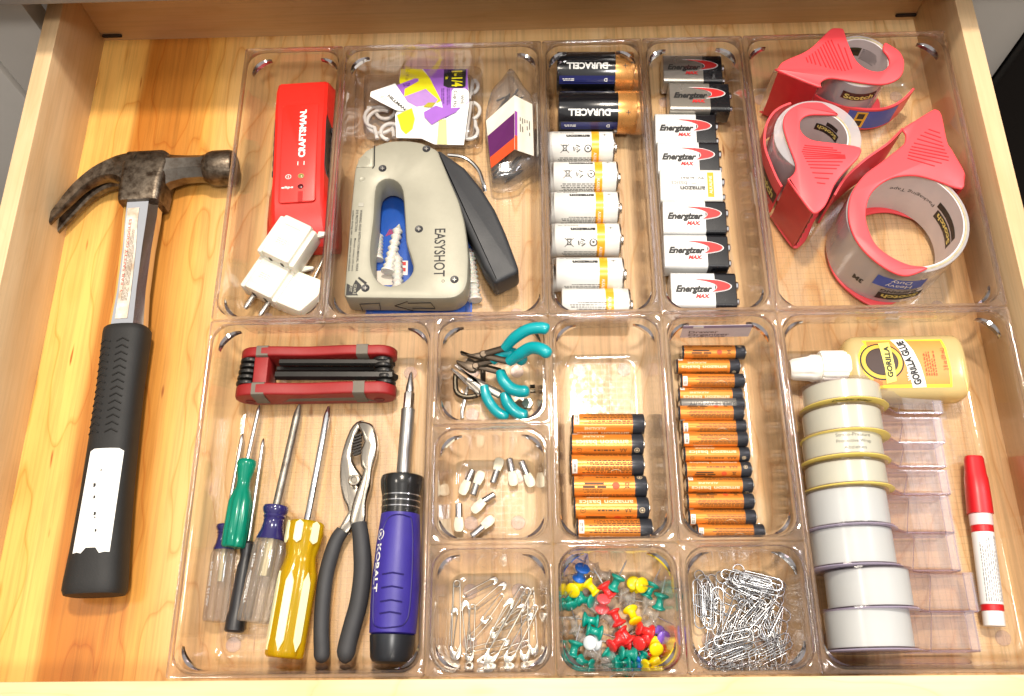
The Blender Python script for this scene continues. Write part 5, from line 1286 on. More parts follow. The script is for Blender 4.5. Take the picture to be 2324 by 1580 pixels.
g = cut(g, .05, 0); g.fn(onwall(gd1, FZ+3, 28, -1.0)); obj('sticker', g, [mat('sticker_blue', (52, 88, 190), .35), mat('sticker_yellow', (236, 190, 40), .35), M_ink, M_inkw], d1, smooth_=False)
gd2 = smooth([(q.x, q.y) for q in UL('O3', [(112, 480), (165, 630), (225, 770), (272, 850)], 42)], 6, False)
g = G(); g.mi = 0; g.quad(0, .35, 1, .36, 0); g.mi = 1; tx = text('Scotch', .22, .8, .03); put(g, tx, .5, .54, .08, 0, 1); g.mi = 2; put(g, text('SHIPPING', .16, .8, .03), .5, .24, .08, 0, 2)
g = cut(g, .08, 0); g.fn(onwall(gd2, FZ+4, 40, -1.0)); obj('sticker', g, [mat('sticker_brown', (60, 30, 26), .4), M_inkg, mat('print_rose', (226, 150, 150), .4)], d2, smooth_=False)

# ------------------------------------------------------------------ glue bottle
M_glue = glassm('glue_bottle', (246, 224, 160), .25, ior=1.2, mixd=.5, through=.85)
gb_ = thing('glue_bottle', 'squat glue bottle with white cap and orange label lying on its side', 'glue bottle', (465, 196, FZ))
gy0, gy1 = U('N7', 1400, 955, 12).y, U('N7', 1400, 98, 24).y; gyc, gry, grz = (gy0+gy1)/2, (gy1-gy0)/2, 14.0
gx0, gx1 = U('N7', 690, 500, 18).x, U('N7', 2150, 600, 18).x
def gsx(x):
    """how much the section shrinks towards the two ends"""
    d = min(x-gx0, gx1-x); e = 9 if x-gx0 < gx1-x else 6
    return 1.0 if d >= e else (.62 if x-gx0 < gx1-x else .8)+(.38 if x-gx0 < gx1-x else .2)*math.sqrt(max(0, 1-((e-d)/e)**2))
def gzs(x, y):
    k = gsx(x); return FZ+grz+grz*k*max(0, 1-abs((y-gyc)/(gry*k))**3.2)**(1/3.2)
rr = []
for i in range(29):
    x = gx0+(gx1-gx0)*(.5-.5*math.cos(math.pi*i/28)); k = gsx(x)
    rr.append([(x, gyc+gry*k*math.copysign(abs(math.cos(a))**(2/3.2), math.cos(a)), FZ+grz+grz*k*math.copysign(abs(math.sin(a))**(2/3.2), math.sin(a))) for a in [2*math.pi*j/40 for j in range(40)]])
g = G(); g.loft(rr); obj('bottle', g, M_glue, gb_, sharp=60)
ca, cb, cc = U('N7', 700, 500, 19), U('N7', 400, 500, 19), U('N7', 40, 520, 17)
M, L = axis(ca, cb); g = fluted([(12, -2, 0), (12.2, 0, 1), (12, L-1.5, 1), (11, L, .5)], 20, .06, 80, M); cp = obj('cap', g, mat('cap_white', (244, 240, 230), .35, var=.02), gb_)
M, L = axis(cb, cc); g = fluted([(9, -1, 0), (9.5, 2, .0), (9.6, 5, 1), (8.6, 7, 1), (8.0, L*.6, 1), (7.4, L-2, .5), (6, L, 0)], 8, .08, 64, M); obj('nozzle', g, MATS['cap_white'], gb_)
ZL = FZ+28
def onglue(g, dz):
    g = cut(cut(g, 1.6, 1), 4, 0); return g.fn(lambda x, y, z: (x, y, gzs(x, y)+dz))
def lab(name, pts, m, dz, par): return obj(name, onglue(G().poly([(p.x, p.y, 0) for p in UL('N7', pts, ZL)], 0), dz), m, par)
l0 = lab('label', [(935, 150), (1920, 130), (1970, 250), (2030, 500), (2060, 725), (1250, 735), (1130, 745), (1050, 735), (1035, 640), (960, 560), (895, 430), (885, 330), (930, 230), (970, 205)], mat('label_yellow', (250, 226, 60), .4), .2, gb_)
lab('label_panel', [(985, 160), (1900, 150), (1945, 270), (2000, 500), (2030, 690), (1300, 700), (1085, 715), (1075, 600), (1000, 400), (990, 210)], mat('label_orange_glue', (240, 148, 70), .4), .32, l0)
cE = U('N7', 1175, 420, ZL); rx = (U('N7', 1450, 420, ZL)-U('N7', 905, 420, ZL)).x/2; ry = (U('N7', 1175, 195, ZL)-U('N7', 1175, 650, ZL)).y/2
for nm, k, m, dz in (('emblem_rim', 1.0, M_ink, .42), ('emblem_ring', .93, mat('emblem_gold', (214, 178, 60), .4), .5), ('emblem_line', .74, M_ink, .56), ('emblem_centre', .70, mat('emblem_brown', (66, 44, 34), .4), .62)):
    obj(nm, onglue(G().poly([(cE.x+rx*k*math.cos(2*PI*i/36), cE.y+ry*k*math.sin(2*PI*i/36), 0) for i in range(36)], 0), dz), m, l0)
bn = lab('banner', [(1130, 190), (1265, 180), (1330, 470), (1360, 660), (1240, 690), (1210, 500)], mat('banner_yellow', (248, 232, 110), .4), .75, l0)
lab('white_band', [(1285, 140), (1450, 132), (1560, 280), (1650, 460), (1740, 726), (1570, 732), (1480, 480), (1390, 270)], M_card, .45, l0)
g = G()
def dn(A, B): p, q = U('N7', *A, ZL+.8), U('N7', *B, ZL+.8); return math.atan2(q.y-p.y, q.x-p.x), (p+q)/2, (q-p).length
a, m, l = dn((1290, 610), (1225, 225)); put(g, text('GORILLA', 3.4, l, .04), m.x, m.y, ZL+.9, a)
a, m, l = dn((1640, 695), (1400, 160)); put(g, text('GORILLA GLUE', 4.6, l, .04), m.x, m.y, ZL+.6, a)
a, m, l = dn((1530, 650), (1490, 490)); put(g, text('White', 2.6, l, .02), m.x, m.y, ZL+.7, a, 1)
a, m, l = dn((1975, 520), (1915, 250)); put(g, text('2 fl oz (59 mL)', 2.8, l, .0), m.x, m.y, ZL+.6, a, 2)
a, m, l = dn((1800, 590), (1740, 250)); put(g, lines(l, 8, 5, .35, 61, .4), m.x, m.y, ZL+.6, a, 2)
g = onglue(g, 1.0); obj('lettering', g, [M_ink, M_inkw, mat('print_rust', (150, 60, 20), .5)], l0, smooth_=False)

# ------------------------------------------------------------------ red capped marker
mk = thing('glue_pen', 'white pen with red cap and printed label along the right bin wall', 'pen', (506, 83, FZ))
pts_ = [U('O8', 1190, 95, 13), U('O8', 1235, 478, 12), U('O8', 1240, 550, 12), U('O8', 1330, 1225, 10)]
M, L = axis(pts_[1], pts_[0]); g = G(); rr = []
for z, wx, wy in ((0, 7.6, 7.6), (L*.3, 7.4, 7.4), (L*.6, 7.0, 6.6), (L*.68, 6.6, 5.4), (L*.95, 6.0, 4.6), (L, 5.4, 4.0)):
    rr.append([tuple(M @ Vector((wx*math.copysign(abs(math.cos(a))**.8, math.cos(a)), wy*math.copysign(abs(math.sin(a))**.8, math.sin(a)), z))) for a in [2*PI*i/28 for i in range(28)]])
g.loft(rr); obj('cap', g, mat('cap_red', (206, 26, 34), .35, var=.03), mk)
M, L = axis(pts_[3], pts_[1]); pr = mat('pen_white', (240, 238, 236), .35, var=.02)
for nm, z0, z1, r_, m in (('end_plug', 0, L*.13, 6.3, pr), ('lower_band', L*.13, L*.185, 6.7, MATS['cap_red']), ('label_sleeve', L*.185, L*.83, 6.75, pr), ('upper_band', L*.83, L*.89, 6.8, MATS['cap_red']), ('neck', L*.89, L*1.0, 7.0, mat('neck_pink', (244, 214, 214), .35))):
    g = G(); g.lathe([(r_-.5, z0+.02), (r_, z0+.3), (r_, z1-.3), (r_-.3, z1-.02)], 32, M); o = obj(nm, g, m, mk)
    if nm == 'label_sleeve':
        up = (M.to_3x3().inverted() @ Vector((0, 0, 1))); a0 = math.atan2(up.y, up.x)
        g = G(); put(g, lines(L*.6, 12, 9, .3, 91, .3, 2)); g = cut(g, 1.4); zz = (z0+z1)/2
        g.fn(lambda x, y, z: ((r_+.1)*math.cos(a0+y/r_), (r_+.1)*math.sin(a0+y/r_), zz+x)); g.xf(M); obj('fine_print', g, M_ink, o, smooth_=False)

# ------------------------------------------------------------------ clear desk tape dispensers
M_tpw = glassm('tape_milky', (236, 233, 214), .3, ior=1.25, mixd=.55, through=.45)
M_tpc = glassm('tape_cool', (232, 234, 232), .3, ior=1.25, mixd=.55, through=.45)
M_tdc = clear('dispenser_clear', (.985, .97, .98), rough=.12, ior=1.46, scratch=.15, edge=8)
M_flv = clear('flange_violet', (.96, .94, .97), rough=.05, ior=1.46, haze=.42, hazec=(.72, .64, .86))
M_edg = clear('moulded_edge', (.93, .9, .95), rough=.05, ior=1.49, glass=.5, haze=.16, hazec=(.75, .66, .85))
M_fly = mat('flange_yellow', (238, 214, 110), .35, var=.04)
def desk_tape(label, top, w_, yellow, txt=None, dx=0):
    """lying row of dispensers: tape axis along y; top = highest point of the tape"""
    t = thing('desk_tape_dispenser', label, 'tape dispenser', (top.x, top.y, FZ), 0, 'clear desk tape dispensers in a row')
    rt = 24.6; c = Vector((top.x, top.y, FZ+27.5))
    MY = Matrix.Translation(c) @ Matrix.Rotation(R(90), 4, 'X')
    g = G(); g.lathe([(10, -w_/2+1), (rt-.4, -w_/2+1), (rt, -w_/2+1.3), (rt, w_/2-1.3), (rt-.4, w_/2-1), (10, w_/2-1)], 56, MY); tp_ = obj('tape_roll', g, M_tpw if yellow else M_tpc, t)
    g = G(); g.lathe([(12.6, -w_/2+.8), (13, -w_/2+.9), (13, w_/2-.9), (12.6, w_/2-.8), (11, w_/2-.8), (11, -w_/2+.8)], 32, MY, cap=False); obj('core', g, M_core, tp_)
    O = [(p[0], p[1]) for p in arc(0, 0, 27.2, 35, 265, 24)]+[(30, -27.2), (68, -27.2), (69, -11), (38, -9), (27, 4)]
    for s in (-1, 1):
        g = G(); g.loft([[(c.x+x, c.y+s*w_/2+s*0, c.z+z) for x, z in O], [(c.x+x, c.y+s*(w_/2-1.0), c.z+z) for x, z in O]]); sd = obj('side_wall', g, M_tdc, t, smooth_=False)
    E_ = [(27, 4), (38, -9), (69, -11), (68, -27.2), (30, -27.2)]
    g = G(); g.tube([(c.x+x, c.y-w_/2, c.z+z) for x, z in E_], .55, 6); g.tube([(c.x+69, c.y-w_/2, c.z-11), (c.x+69, c.y+w_/2, c.z-11)], .6, 6); g.tube([(c.x+64, c.y-w_/2, c.z-11), (c.x+64, c.y+w_/2, c.z-11)], .4, 6); g.tube([(c.x+39, c.y-w_/2, c.z-9.5), (c.x+50, c.y+w_/2, c.z-26)], .35, 6); obj('moulded_edge', g, M_edg, t)
    fl_ = G(); fl_.lathe([(11, -w_/2-.9), (27.6, -w_/2-.9), (28.2, -w_/2-.5), (27.6, -w_/2+.2), (11, -w_/2+.2)], 48, Matrix.Translation(c) @ Matrix.Rotation(R(-90), 4, 'X'))
    f_ = obj('flange', fl_, M_fly if yellow else M_flv, t)
    if yellow:
        fl2 = G(); fl2.lathe([(11, w_/2-.5), (27.6, w_/2-.5), (27.6, w_/2+.2), (11, w_/2+.2)], 48, Matrix.Translation(c) @ Matrix.Rotation(R(-90), 4, 'X'))
    g = G(); P = [(22, -27.2), (68, -27.2), (68.5, -11), (67.3, -11), (66.8, -26.2), (22, -26.2)]
    g.loft([[(c.x+x, c.y-w_/2, c.z+z) for x, z in P], [(c.x+x, c.y+w_/2, c.z+z) for x, z in P]]); obj('base', g, M_tdc, t, smooth_=False)
    g = G(); k = int(w_/1.4); pts = []
    for i in range(2*k+1): pts.append((c.x+69+(1.7 if i % 2 else 0), c.y-w_/2+w_*i/(2*k)))
    pts += [(c.x+64, c.y+w_/2), (c.x+64, c.y-w_/2)]
    g.prism(pts, c.z-11, c.z-10); obj('cutter', g, clear('cutter_clear', (.95, .93, .95), rough=.3, haze=.07, boost=.5), t, smooth_=False)
    # loose end of tape from the roll to the cutter
    P0 = [(24.6*math.cos(R(a)), 24.6*math.sin(R(a))) for a in (40, 25, 10)]+[(42, -6), (69, -9.8)]
    A = [(c.x+x, c.z+z) for x, z in P0]; g = G()
    g.loft([[(x, c.y-w_/2+1.5, z) for x, z in A]+[(x, c.y-w_/2+1.5, z-.15) for x, z in A[::-1]], [(x, c.y+w_/2-1.5, z) for x, z in A]+[(x, c.y+w_/2-1.5, z-.15) for x, z in A[::-1]]]); obj('tape_end', g, clear('tape_film', (.97, .96, .965), rough=.35, haze=.03, boost=.5), t, smooth_=False)
    for tx in (txt or []):
        s, h, wd, yo = tx; g = G(); put(g, text(s, h, wd, .0)); g = cut(g, 2.5, 0)
        g.fn(lambda x, y, z: (c.x+(rt+.12)*math.sin(x/rt), c.y+y+yo, c.z+(rt+.12)*math.cos(x/rt))); obj('lettering', g, mat('print_faint', (96, 92, 84), .5), tp_, smooth_=False)
    if label.startswith('second'):
        g = G(); put(g, text('Double Sided', 3.0, 26, .02, .3)); g = cut(g, 2.5, 0)
        g.fn(lambda x, y, z: (c.x+(25.6+y*.5)*math.sin(x/26), c.y+w_/2+1.4, c.z+(25.6+y*.9)*math.cos(x/26))); obj('flange_print', g, M_ink, f_, smooth_=False)
    return t
SP = [('farthest clear desk tape dispenser, under the glue bottle', 'N7', 830, 735, 14.5, True, None), ('second clear desk tape dispenser from the glue bottle, yellow rimmed', 'N7', 840, 1085, 17.5, True, None),
      ('third clear desk tape dispenser from the glue bottle, with printed lettering on the tape', 'N7', 845, 1400, 16.5, True, [('Strato-Pressure', 2.2, 22, 4.6), ('Protective Wrap', 2.2, 22, .6), ('Abziehen', 2.2, 14, -3.6)]),
      ('fourth clear desk tape dispenser from the glue bottle, the last narrow one', 'O8', 425, 185, 16, True, None), ('first of the four wide clear desk tape dispensers, beside the narrow ones', 'O8', 435, 410, 23.6, False, None),
      ('second of the four wide clear desk tape dispensers', 'O8', 470, 672, 23.6, False, None), ('third of the four wide clear desk tape dispensers, set further right', 'O8', 582, 955, 23.6, False, None), ('nearest wide clear desk tape dispenser, in front of the row', 'O8', 585, 1228, 23.6, False, None)]
for lab_, cr, u, v, w_, yl, tx in SP: desk_tape(lab_, U(cr, u, v, FZ+52), w_, yl, tx)
# printed label on the end wall of the slim battery bin
g = G(); Q = [(0, 0), (1, 0), (1, 1), (0, 1)]
yl_ = 9*IN-6.2; x0, x1 = 12*IN+15, 12*IN+62
lb_ = thing('bin_label', 'white and purple product label on the end wall of the slim battery bin', 'label', ((x0+x1)/2, yl_, 20))
def lq(a, b, z0, z1, m, nm, dy=0): 
    f = lambda z: yl_-dy-(44-z)*.09
    g = G(); g.loft([[(a, f(z0), z0), (b, f(z0), z0), (b, f(z1), z1), (a, f(z1), z1)], [(a, f(z0)-.15, z0), (b, f(z0)-.15, z0), (b, f(z1)-.15, z1), (a, f(z1)-.15, z1)]]); return obj(nm, g, m, lb_, smooth_=False)
lq(x0, x1, 25, 42, mat('label_mauve', (226, 214, 216), .5), 'paper'); lq(x0, x1, 38.5, 42, mat('label_purple_bar', (154, 142, 172), .5), 'purple_bar', .2); lq(x0+7, x0+14, 39.2, 41.2, M_inkw, 'white_mark', .4)
g = G(); put(g, text('Drawer', 3, 20, .01), -4, 2.4); put(g, text('Organizer', 3, 28, .01), 0, -1.6); put(g, lines(26, 1.5, 1, .6, 3), 0, -5); f = lambda z: yl_-.35-(44-z)*.09-.2
g.fn(lambda x, y, z: (x0+19+x, f(31+y), 31+y)); obj('lettering', g, mat('print_dim', (90, 80, 84), .5), lb_, smooth_=False)
# ------------------------------------------------------------------ mini pliers with teal handles
M_teal = mat('teal_dip', (0, 158, 166), .28, var=.04, coat=.3)
M_jawd = mat('jaw_dark', (92, 80, 68), .4, .8, var=.12)
M_jaws = mat('jaw_bright', (206, 200, 190), .25, .95)
def teal_arm(t, pts, zs, w_=3.7):
    P = smooth([U('M1', a, b, z) for (a, b), z in zip(pts, zs)], 5, False); n = len(P)
    g = G(); g.tube(P, [w_*(.8+.2*min(1, i/5))*(1 if i < n-3 else (.93, .74, .3)[i-n+3]) for i in range(n)], 16); obj('dipped_handle', g, M_teal, t)
def jaw(t, pts, z0, z1, m, nm='jaw'):
    P = UL('M1', pts, z1); g = G(); g.prism(fillet([(p.x, p.y) for p in P], 1.0, 2), z0, z1, .8); return obj(nm, g, m, t)
def arm(t, a, b, za, zb, r_, m): g = G(); g.tube([U('M1', *a, za), U('M1', *b, zb)], r_, 10, flat=(1, .7)); return obj('arm', g, m, t)
t = thing('mini_pliers', 'teal handled mini pliers with bright silver jaws, lowest of the three', 'pliers', (180, 200, FZ), 0, 'teal mini pliers')
teal_arm(t, [(800, 960), (830, 1100), (900, 1220), (1000, 1320), (1115, 1365)], [16, 15, 13, 12, 12])
teal_arm(t, [(1060, 1050), (1100, 1170), (1180, 1270), (1280, 1330), (1365, 1350)], [16, 15, 13, 12, 12], 4.3)
jaw(t, [(405, 695), (440, 670), (690, 870), (800, 970), (770, 1030), (610, 900), (700, 890)], 10, 15, M_jaws); jaw(t, [(360, 735), (395, 725), (600, 880), (740, 1010), (735, 1090), (560, 930)], 7, 12, M_jaws)
arm(t, (600, 860), (1010, 1075), 12, 14, 3.0, M_jaws)
t = thing('mini_pliers', 'teal handled mini pliers with dark jaws, middle of the three', 'pliers', (178, 205, FZ), 0, 'teal mini pliers')
teal_arm(t, [(900, 640), (1000, 560), (1120, 535), (1240, 585), (1330, 670)], [27, 30, 32, 32, 32], 4.2)
teal_arm(t, [(1010, 770), (1045, 880), (1140, 985), (1270, 1030), (1385, 1015)], [22, 22, 22, 23, 24], 4.2)
jaw(t, [(440, 620), (560, 650), (600, 580), (690, 640), (720, 690), (690, 760), (620, 770), (540, 720), (440, 650)], 20, 26, M_jawd)
arm(t, (660, 690), (910, 630), 24, 27, 2.6, M_jawd); arm(t, (700, 700), (1010, 775), 22, 22, 2.6, M_jawd)
p = U('M1', 690, 700, 27); obj('pivot', G().lathe([(2.4, 22), (2.4, 27), (1.8, 27.5)], 14, Matrix.Translation((p.x, p.y, 0))), M_jawd, t)
t = thing('mini_pliers', 'teal handled mini pliers whose handles rest on the bin rim, topmost', 'pliers', (190, 212, FZ), 0, 'teal mini pliers')
teal_arm(t, [(1065, 475), (1200, 335), (1370, 235), (1540, 215), (1635, 245)], [38, 46, 52, 55, 55], 4.0)
teal_arm(t, [(1120, 650), (1270, 545), (1400, 475), (1540, 490), (1650, 575)], [34, 42, 48, 53, 54], 4.2)
jaw(t, [(480, 510), (540, 530), (640, 545), (800, 510), (860, 540), (830, 600), (720, 600), (580, 560)], 28, 33, M_jawd)
arm(t, (760, 560), (1080, 470), 32, 38, 2.4, M_jawd); arm(t, (760, 560), (1130, 650), 31, 34, 2.4, M_jawd)
p = U('M1', 790, 550, 34); obj('pivot', G().lathe([(2.6, 28), (2.6, 34), (2, 34.6)], 14, Matrix.Translation((p.x, p.y, 0))), M_jawd, t)
# odds and ends under the pliers
M_gunm = mat('dark_wire', (70, 64, 54), .3, .9)
g = G(); g.tube(smooth([U('M1', a, b, 7) for a, b in ((720, 690), (780, 730), (785, 900), (770, 1040), (640, 1100), (520, 1090), (445, 1030), (430, 900), (440, 780))], 5, False), 1.9, 10)
tag(obj('wire_buckle', g, M_gunm), 'dark square bent wire buckle under the mini pliers', 'buckle')
g = G(); g.tube(smooth([U('M1', a, b, 5.4) for a, b in ((600, 950), (560, 1080), (540, 1180), (515, 1290), (520, 1380))], 4, False), 1.3, 8); tag(obj('hex_key', g, M_jaws), 'small silver bent hex key left of the teal pliers', 'hex key')
p = U('M1', 1355, 1180, 10); bolt = thing('hex_bolt', 'small zinc hex bolt lying near the right wall below the teal handles', 'bolt', (p.x, p.y, FZ))
g = G(); g.lathe([(4.2, 6), (4.2, 9.5), (3.7, 10)], 6, Matrix.Translation((p.x, p.y, 0))); obj('head', g, mat('zinc', (186, 196, 186), .25, .9), bolt, sharp=20); g = G(); g.lathe([(2.3, FZ), (2.3, 6.2)], 12, Matrix.Translation((p.x, p.y, 0))); obj('shank', g, MATS['zinc'], bolt)
g = G(); P = UL('M1', [(1180, 1180), (1260, 1120), (1490, 1310), (1420, 1390)], 5.5); g.prism([(q.x, q.y) for q in P], FZ, FZ+1.6, .3); tag(obj('metal_strip', g, mat('dull_strip', (140, 120, 96), .4, .7)), 'flat dull metal strip under the hex bolt', 'metal strip')
for i, (a, b) in enumerate((((1390, 968), (1455, 965)), ((1395, 1030), (1460, 1025)))):
    g = G(); p, q = U('M1', *a, 9), U('M1', *b, 9); g.tube([p, q], 1.4, 6); tag(obj('screw_shank', g, M_gunm), ('upper' if i == 0 else 'lower')+' dark metal pin end sticking out right of the teal handles', 'pin')

# ------------------------------------------------------------------ shelf support pins
M_spoon = mat('spoon_nickel', (214, 204, 178), .5, .35, var=.08, vscale=300)
def shelf_pin(label, a, b, c):
    p, q, s = U('M2', *a, 6), U('M2', *b, 6.4), U('M2', *c, 6.6)
    t = thing('shelf_pin', label, 'shelf pin', (q.x, q.y, FZ), 0, 'spoon shelf pins scattered in a bin')
    M, L = axis(q, p); g = G(); g.lathe([(2.4, -.5), (2.4, L-.5), (2.0, L)], 16, M); obj('peg', g, M_steel, t)
    d = (s-q); L2 = d.length; an = math.atan2(d.y, d.x)
    O = [(0, -2.7), (L2*.55, -3.5), (L2*.9, -2.9), (L2, -1.4), (L2, 1.4), (L2*.9, 2.9), (L2*.55, 3.5), (0, 2.7)]
    g = G(); g.prism(fillet(O, .6, 2), 0, 2.0, .5); g.xf(Matrix.Translation((q.x, q.y, 6.3)) @ Matrix.Rotation(an, 4, 'Z')); obj('spoon', g, M_spoon, t)
    g = G(); g.prism([(0, -2.4), (1.2, -2.4), (1.2, 2.4), (0, 2.4)], -2.3, .2, 0); g.xf(Matrix.Translation((q.x, q.y, 6.3)) @ Matrix.Rotation(an, 4, 'Z')); obj('collar', g, M_spoon, t)
for lab_, a, b, c in (('left one of the two crossed shelf pins, peg pointing up', (575, 595), (520, 715), (450, 880)), ('right one of the two crossed shelf pins, peg pointing down', (580, 880), (620, 760), (685, 610)), ('shelf pin with peg pointing down, left of the two at upper right', (805, 745), (850, 605), (890, 460)),
        ('shelf pin second from the right in the top row, peg up', (995, 465), (1020, 610), (1045, 780)), ('rightmost shelf pin, peg pointing up left', (1130, 495), (1190, 640), (1255, 790)), ('shelf pin in the middle with peg pointing right', (825, 870), (705, 945), (570, 1075)),
        ('upright shelf pin nearest the left wall', (420, 975), (420, 1130), (420, 1300)), ('lowest shelf pin, peg pointing down left', (565, 1345), (690, 1240), (815, 1130))): shelf_pin(lab_, a, b, c)

# ------------------------------------------------------------------ safety pins
M_sp = mat('pin_silver', (206, 200, 188), .22, 1.0, var=.05)
def safety_mesh():
    """unit safety pin 48 mm long along +x from the clasp (x=0) to the coil (x=48); two meshes: wire, clasp"""
    w_ = G(); rc = 2.1
    coil = [(45.8+rc*math.cos(R(a)), rc*math.sin(R(a)), a/720*1.4-.7) for a in range(-90, 451, 30)]
    path = [(1.5, -3.0, -.5), (24, -2.7, -.6)]+coil+[(24, 2.5, .6), (2, 2.9, .3)]
    w_.tube(path, .52, 6)
    c = G(); O = [(9, -3.7), (3, -4.1), (0, -3.4), (-2.2, -1.3), (-2.2, 1.3), (0, 3.4), (3, 4.1), (7, 3.9), (6, 2.2), (3.6, 1.2), (3.6, -.6), (5.2, -1.6)]
    c.prism(smooth([(x*.95, y*.92) for x, y in O], 3), -.9, .9, .4); return w_, c
w_, c_ = safety_mesh(); me_w, me_c = mesh('wire', w_, M_sp), mesh('clasp', c_, M_sp)
SPN = [((350, 1255), (365, 490), 5), ((450, 690), (490, 1200), 8), ((495, 1280), (530, 740), 6), ((345, 760), (300, 1150), 5), ((775, 450), (460, 610), 5), ((865, 500), (575, 735), 5), ((635, 890), (825, 630), 7), ((500, 1070), (700, 860), 5), ((845, 905), (1085, 740), 6), ((930, 670), (690, 1140), 10),
       ((1060, 725), (765, 980), 8), ((740, 1035), (1040, 560), 7), ((690, 1300), (1105, 570), 11), ((890, 1290), (1180, 745), 9), ((1075, 1275), (1070, 640), 7), ((1165, 1210), (1140, 580), 5), ((895, 1095), (510, 1180), 6), ((600, 1310), (1085, 1110), 5), ((1150, 820), (800, 970), 6)]
SL_ = ['safety pin at the far left with its coil upward', 'safety pin clasp up, crossing the left upright pins', 'upright safety pin, second from the left, clasp down', 'small safety pin at far left, clasp up', 'topmost safety pin, clasp pointing right', 'safety pin just under the topmost one, parallel to it', 'safety pin with bright clasp in the middle left', 'short safety pin left of centre, clasp at lower left', 'safety pin with small bright clasp in the centre',
       'largest dark safety pin, clasp up right', 'safety pin right of the large dark clasp', 'safety pin with coil at upper right, clasp in the middle', 'long safety pin with bluish clasp at the bottom', 'safety pin with broad clasp at bottom right of centre', 'upright safety pin at the right, clasp bottom', 'rightmost safety pin, lying under the others', 'flat safety pin lying crosswise near the bottom', 'lowest safety pin, nearly level, under the bluish clasp', 'safety pin at the right edge with clasp up']
for (a, b, z), lab_ in zip(SPN, SL_):
    p, q = U('M3', *a, z), U('M3', *b, z); d = q-p
    t = thing('safety_pin', lab_, 'safety pin', (p.x, p.y, z), math.atan2(d.y, d.x), 'silver safety pins')
    k = (d.length+2)/48.0; t.scale = (k, max(.62, k**.8), max(.7, k))
    for nm, me in (('wire', me_w), ('clasp', me_c)):
        o = bpy.data.objects.new(nm, me); COL.objects.link(o); o.parent = t

# ------------------------------------------------------------------ push pins
PC = {'green': mat('pin_green', (0, 146, 128), .22, coat=.4), 'yellow': mat('pin_yellow', (250, 222, 10), .25, coat=.3), 'red': mat('pin_red', (222, 44, 44), .25, coat=.3), 'blue': mat('pin_blue', (20, 110, 214), .25, coat=.3),
      'white': mat('pin_white', (226, 232, 236), .25, coat=.3), 'purple': mat('pin_purple', (140, 100, 214), .25, coat=.3), 'clear': glassm('pin_clear', (252, 250, 246), .03, ior=1.45, mixd=.14, through=.7), 'pink': mat('pin_pink', (226, 84, 90), .25, coat=.3)}
PROF = [(3.2, 0), (4.3, .5), (4.5, 1.1), (4.2, 1.7), (3.0, 2.3), (2.5, 3.4), (2.4, 6.0), (2.8, 7.2), (4.2, 8.2), (4.9, 8.9), (5.0, 9.5), (4.5, 10.1), (2.5, 10.6), (.8, 10.7)]
def pin_meshes(m): return mesh('head', G().lathe(PROF, 24), m, 60)
me_h = {k: pin_meshes(m) for k, m in PC.items()}
me_n = mesh('needle', G().lathe([(.55, 10), (.55, 19), (.35, 20.5), (.05, 22)], 8), M_steel)
PP = [('blue', (310, 445), (345, 345), 11, 17), ('yellow', (310, 500), (265, 545), 9, 14), ('yellow', (505, 595), (380, 465), 12, 12), ('red', (650, 640), (560, 490), 13, 15), ('green', (660, 560), (745, 385), 13, 17), ('yellow', (880, 490), (960, 505), 9, 16), ('yellow', (880, 480), (890, 500), 14, 6),
      ('green', (1140, 765), (1180, 590), 12, 15), ('green', (1010, 640), (1050, 560), 9, 9), ('green', (180, 600), (225, 725), 10, 14), ('green', (455, 680), (340, 655), 13, 9), ('pink', (575, 640), (550, 765), 17, 8), ('red', (665, 765), (740, 925), 12, 12), ('yellow', (910, 895), (845, 755), 15, 11),
      ('green', (520, 890), (360, 865), 10, 10), ('green', (390, 965), (565, 1015), 12, 11), ('white', (420, 1110), (460, 1108), 16, 10), ('green', (240, 1265), (280, 1105), 11, 12), ('green', (455, 1355), (335, 1310), 14, 10), ('red', (925, 955), (1060, 1000), 14, 11), ('red', (745, 960), (845, 1085), 10, 10),
      ('red', (640, 1150), (770, 1050), 14, 9), ('red', (935, 1120), (1010, 1075), 17, 9), ('green', (740, 1215), (930, 1235), 14, 10), ('green', (855, 1310), (680, 1330), 11, 11), ('yellow', (1125, 1185), (1095, 1110), 18, 9), ('yellow', (1000, 1358), (1120, 1300), 16, 11), ('red', (1215, 1240), (1200, 1190), 10, 6),
      ('purple', (1205, 1060), (1180, 1040), 12, 8), ('green', (1010, 1205), (960, 1300), 9, 9), ('blue', (800, 1370), (850, 1330), 6, 7), ('red', (1130, 1370), (1100, 1300), 6, 8), ('green', (580, 1190), (640, 1240), 7, 7), ('red', (860, 1120), (760, 1110), 7, 8), ('green', (150, 590), (250, 640), 6, 8), ('green', (920, 1330), (860, 1360), 6, 7),
      ('clear', (240, 400), (235, 470), 9, 6), ('clear', (500, 340), (430, 300), 9, 7), ('clear', (770, 560), (790, 600), 10, 6), ('clear', (250, 830), (270, 930), 8, 8), ('clear', (240, 960), (300, 1020), 8, 7), ('clear', (900, 650), (830, 640), 8, 8), ('clear', (980, 760), (1060, 800), 8, 8), ('clear', (1100, 880), (1030, 920), 8, 8),
      ('clear', (370, 1190), (440, 1220), 8, 6), ('clear', (640, 420), (570, 400), 8, 6), ('clear', (1090, 480), (1160, 500), 7, 7), ('clear', (560, 800), (620, 850), 7, 7), ('clear', (440, 780), (480, 720), 7, 7), ('clear', (540, 1320), (600, 1290), 7, 7), ('clear', (1150, 700), (1080, 690), 6, 6)]
def spot(u, v):
    col = 'left' if u < 420 else 'middle' if u < 850 else 'right'; row = 'far' if v < 560 else 'centre' if v < 960 else 'near'
    return row, col
cnt = {}
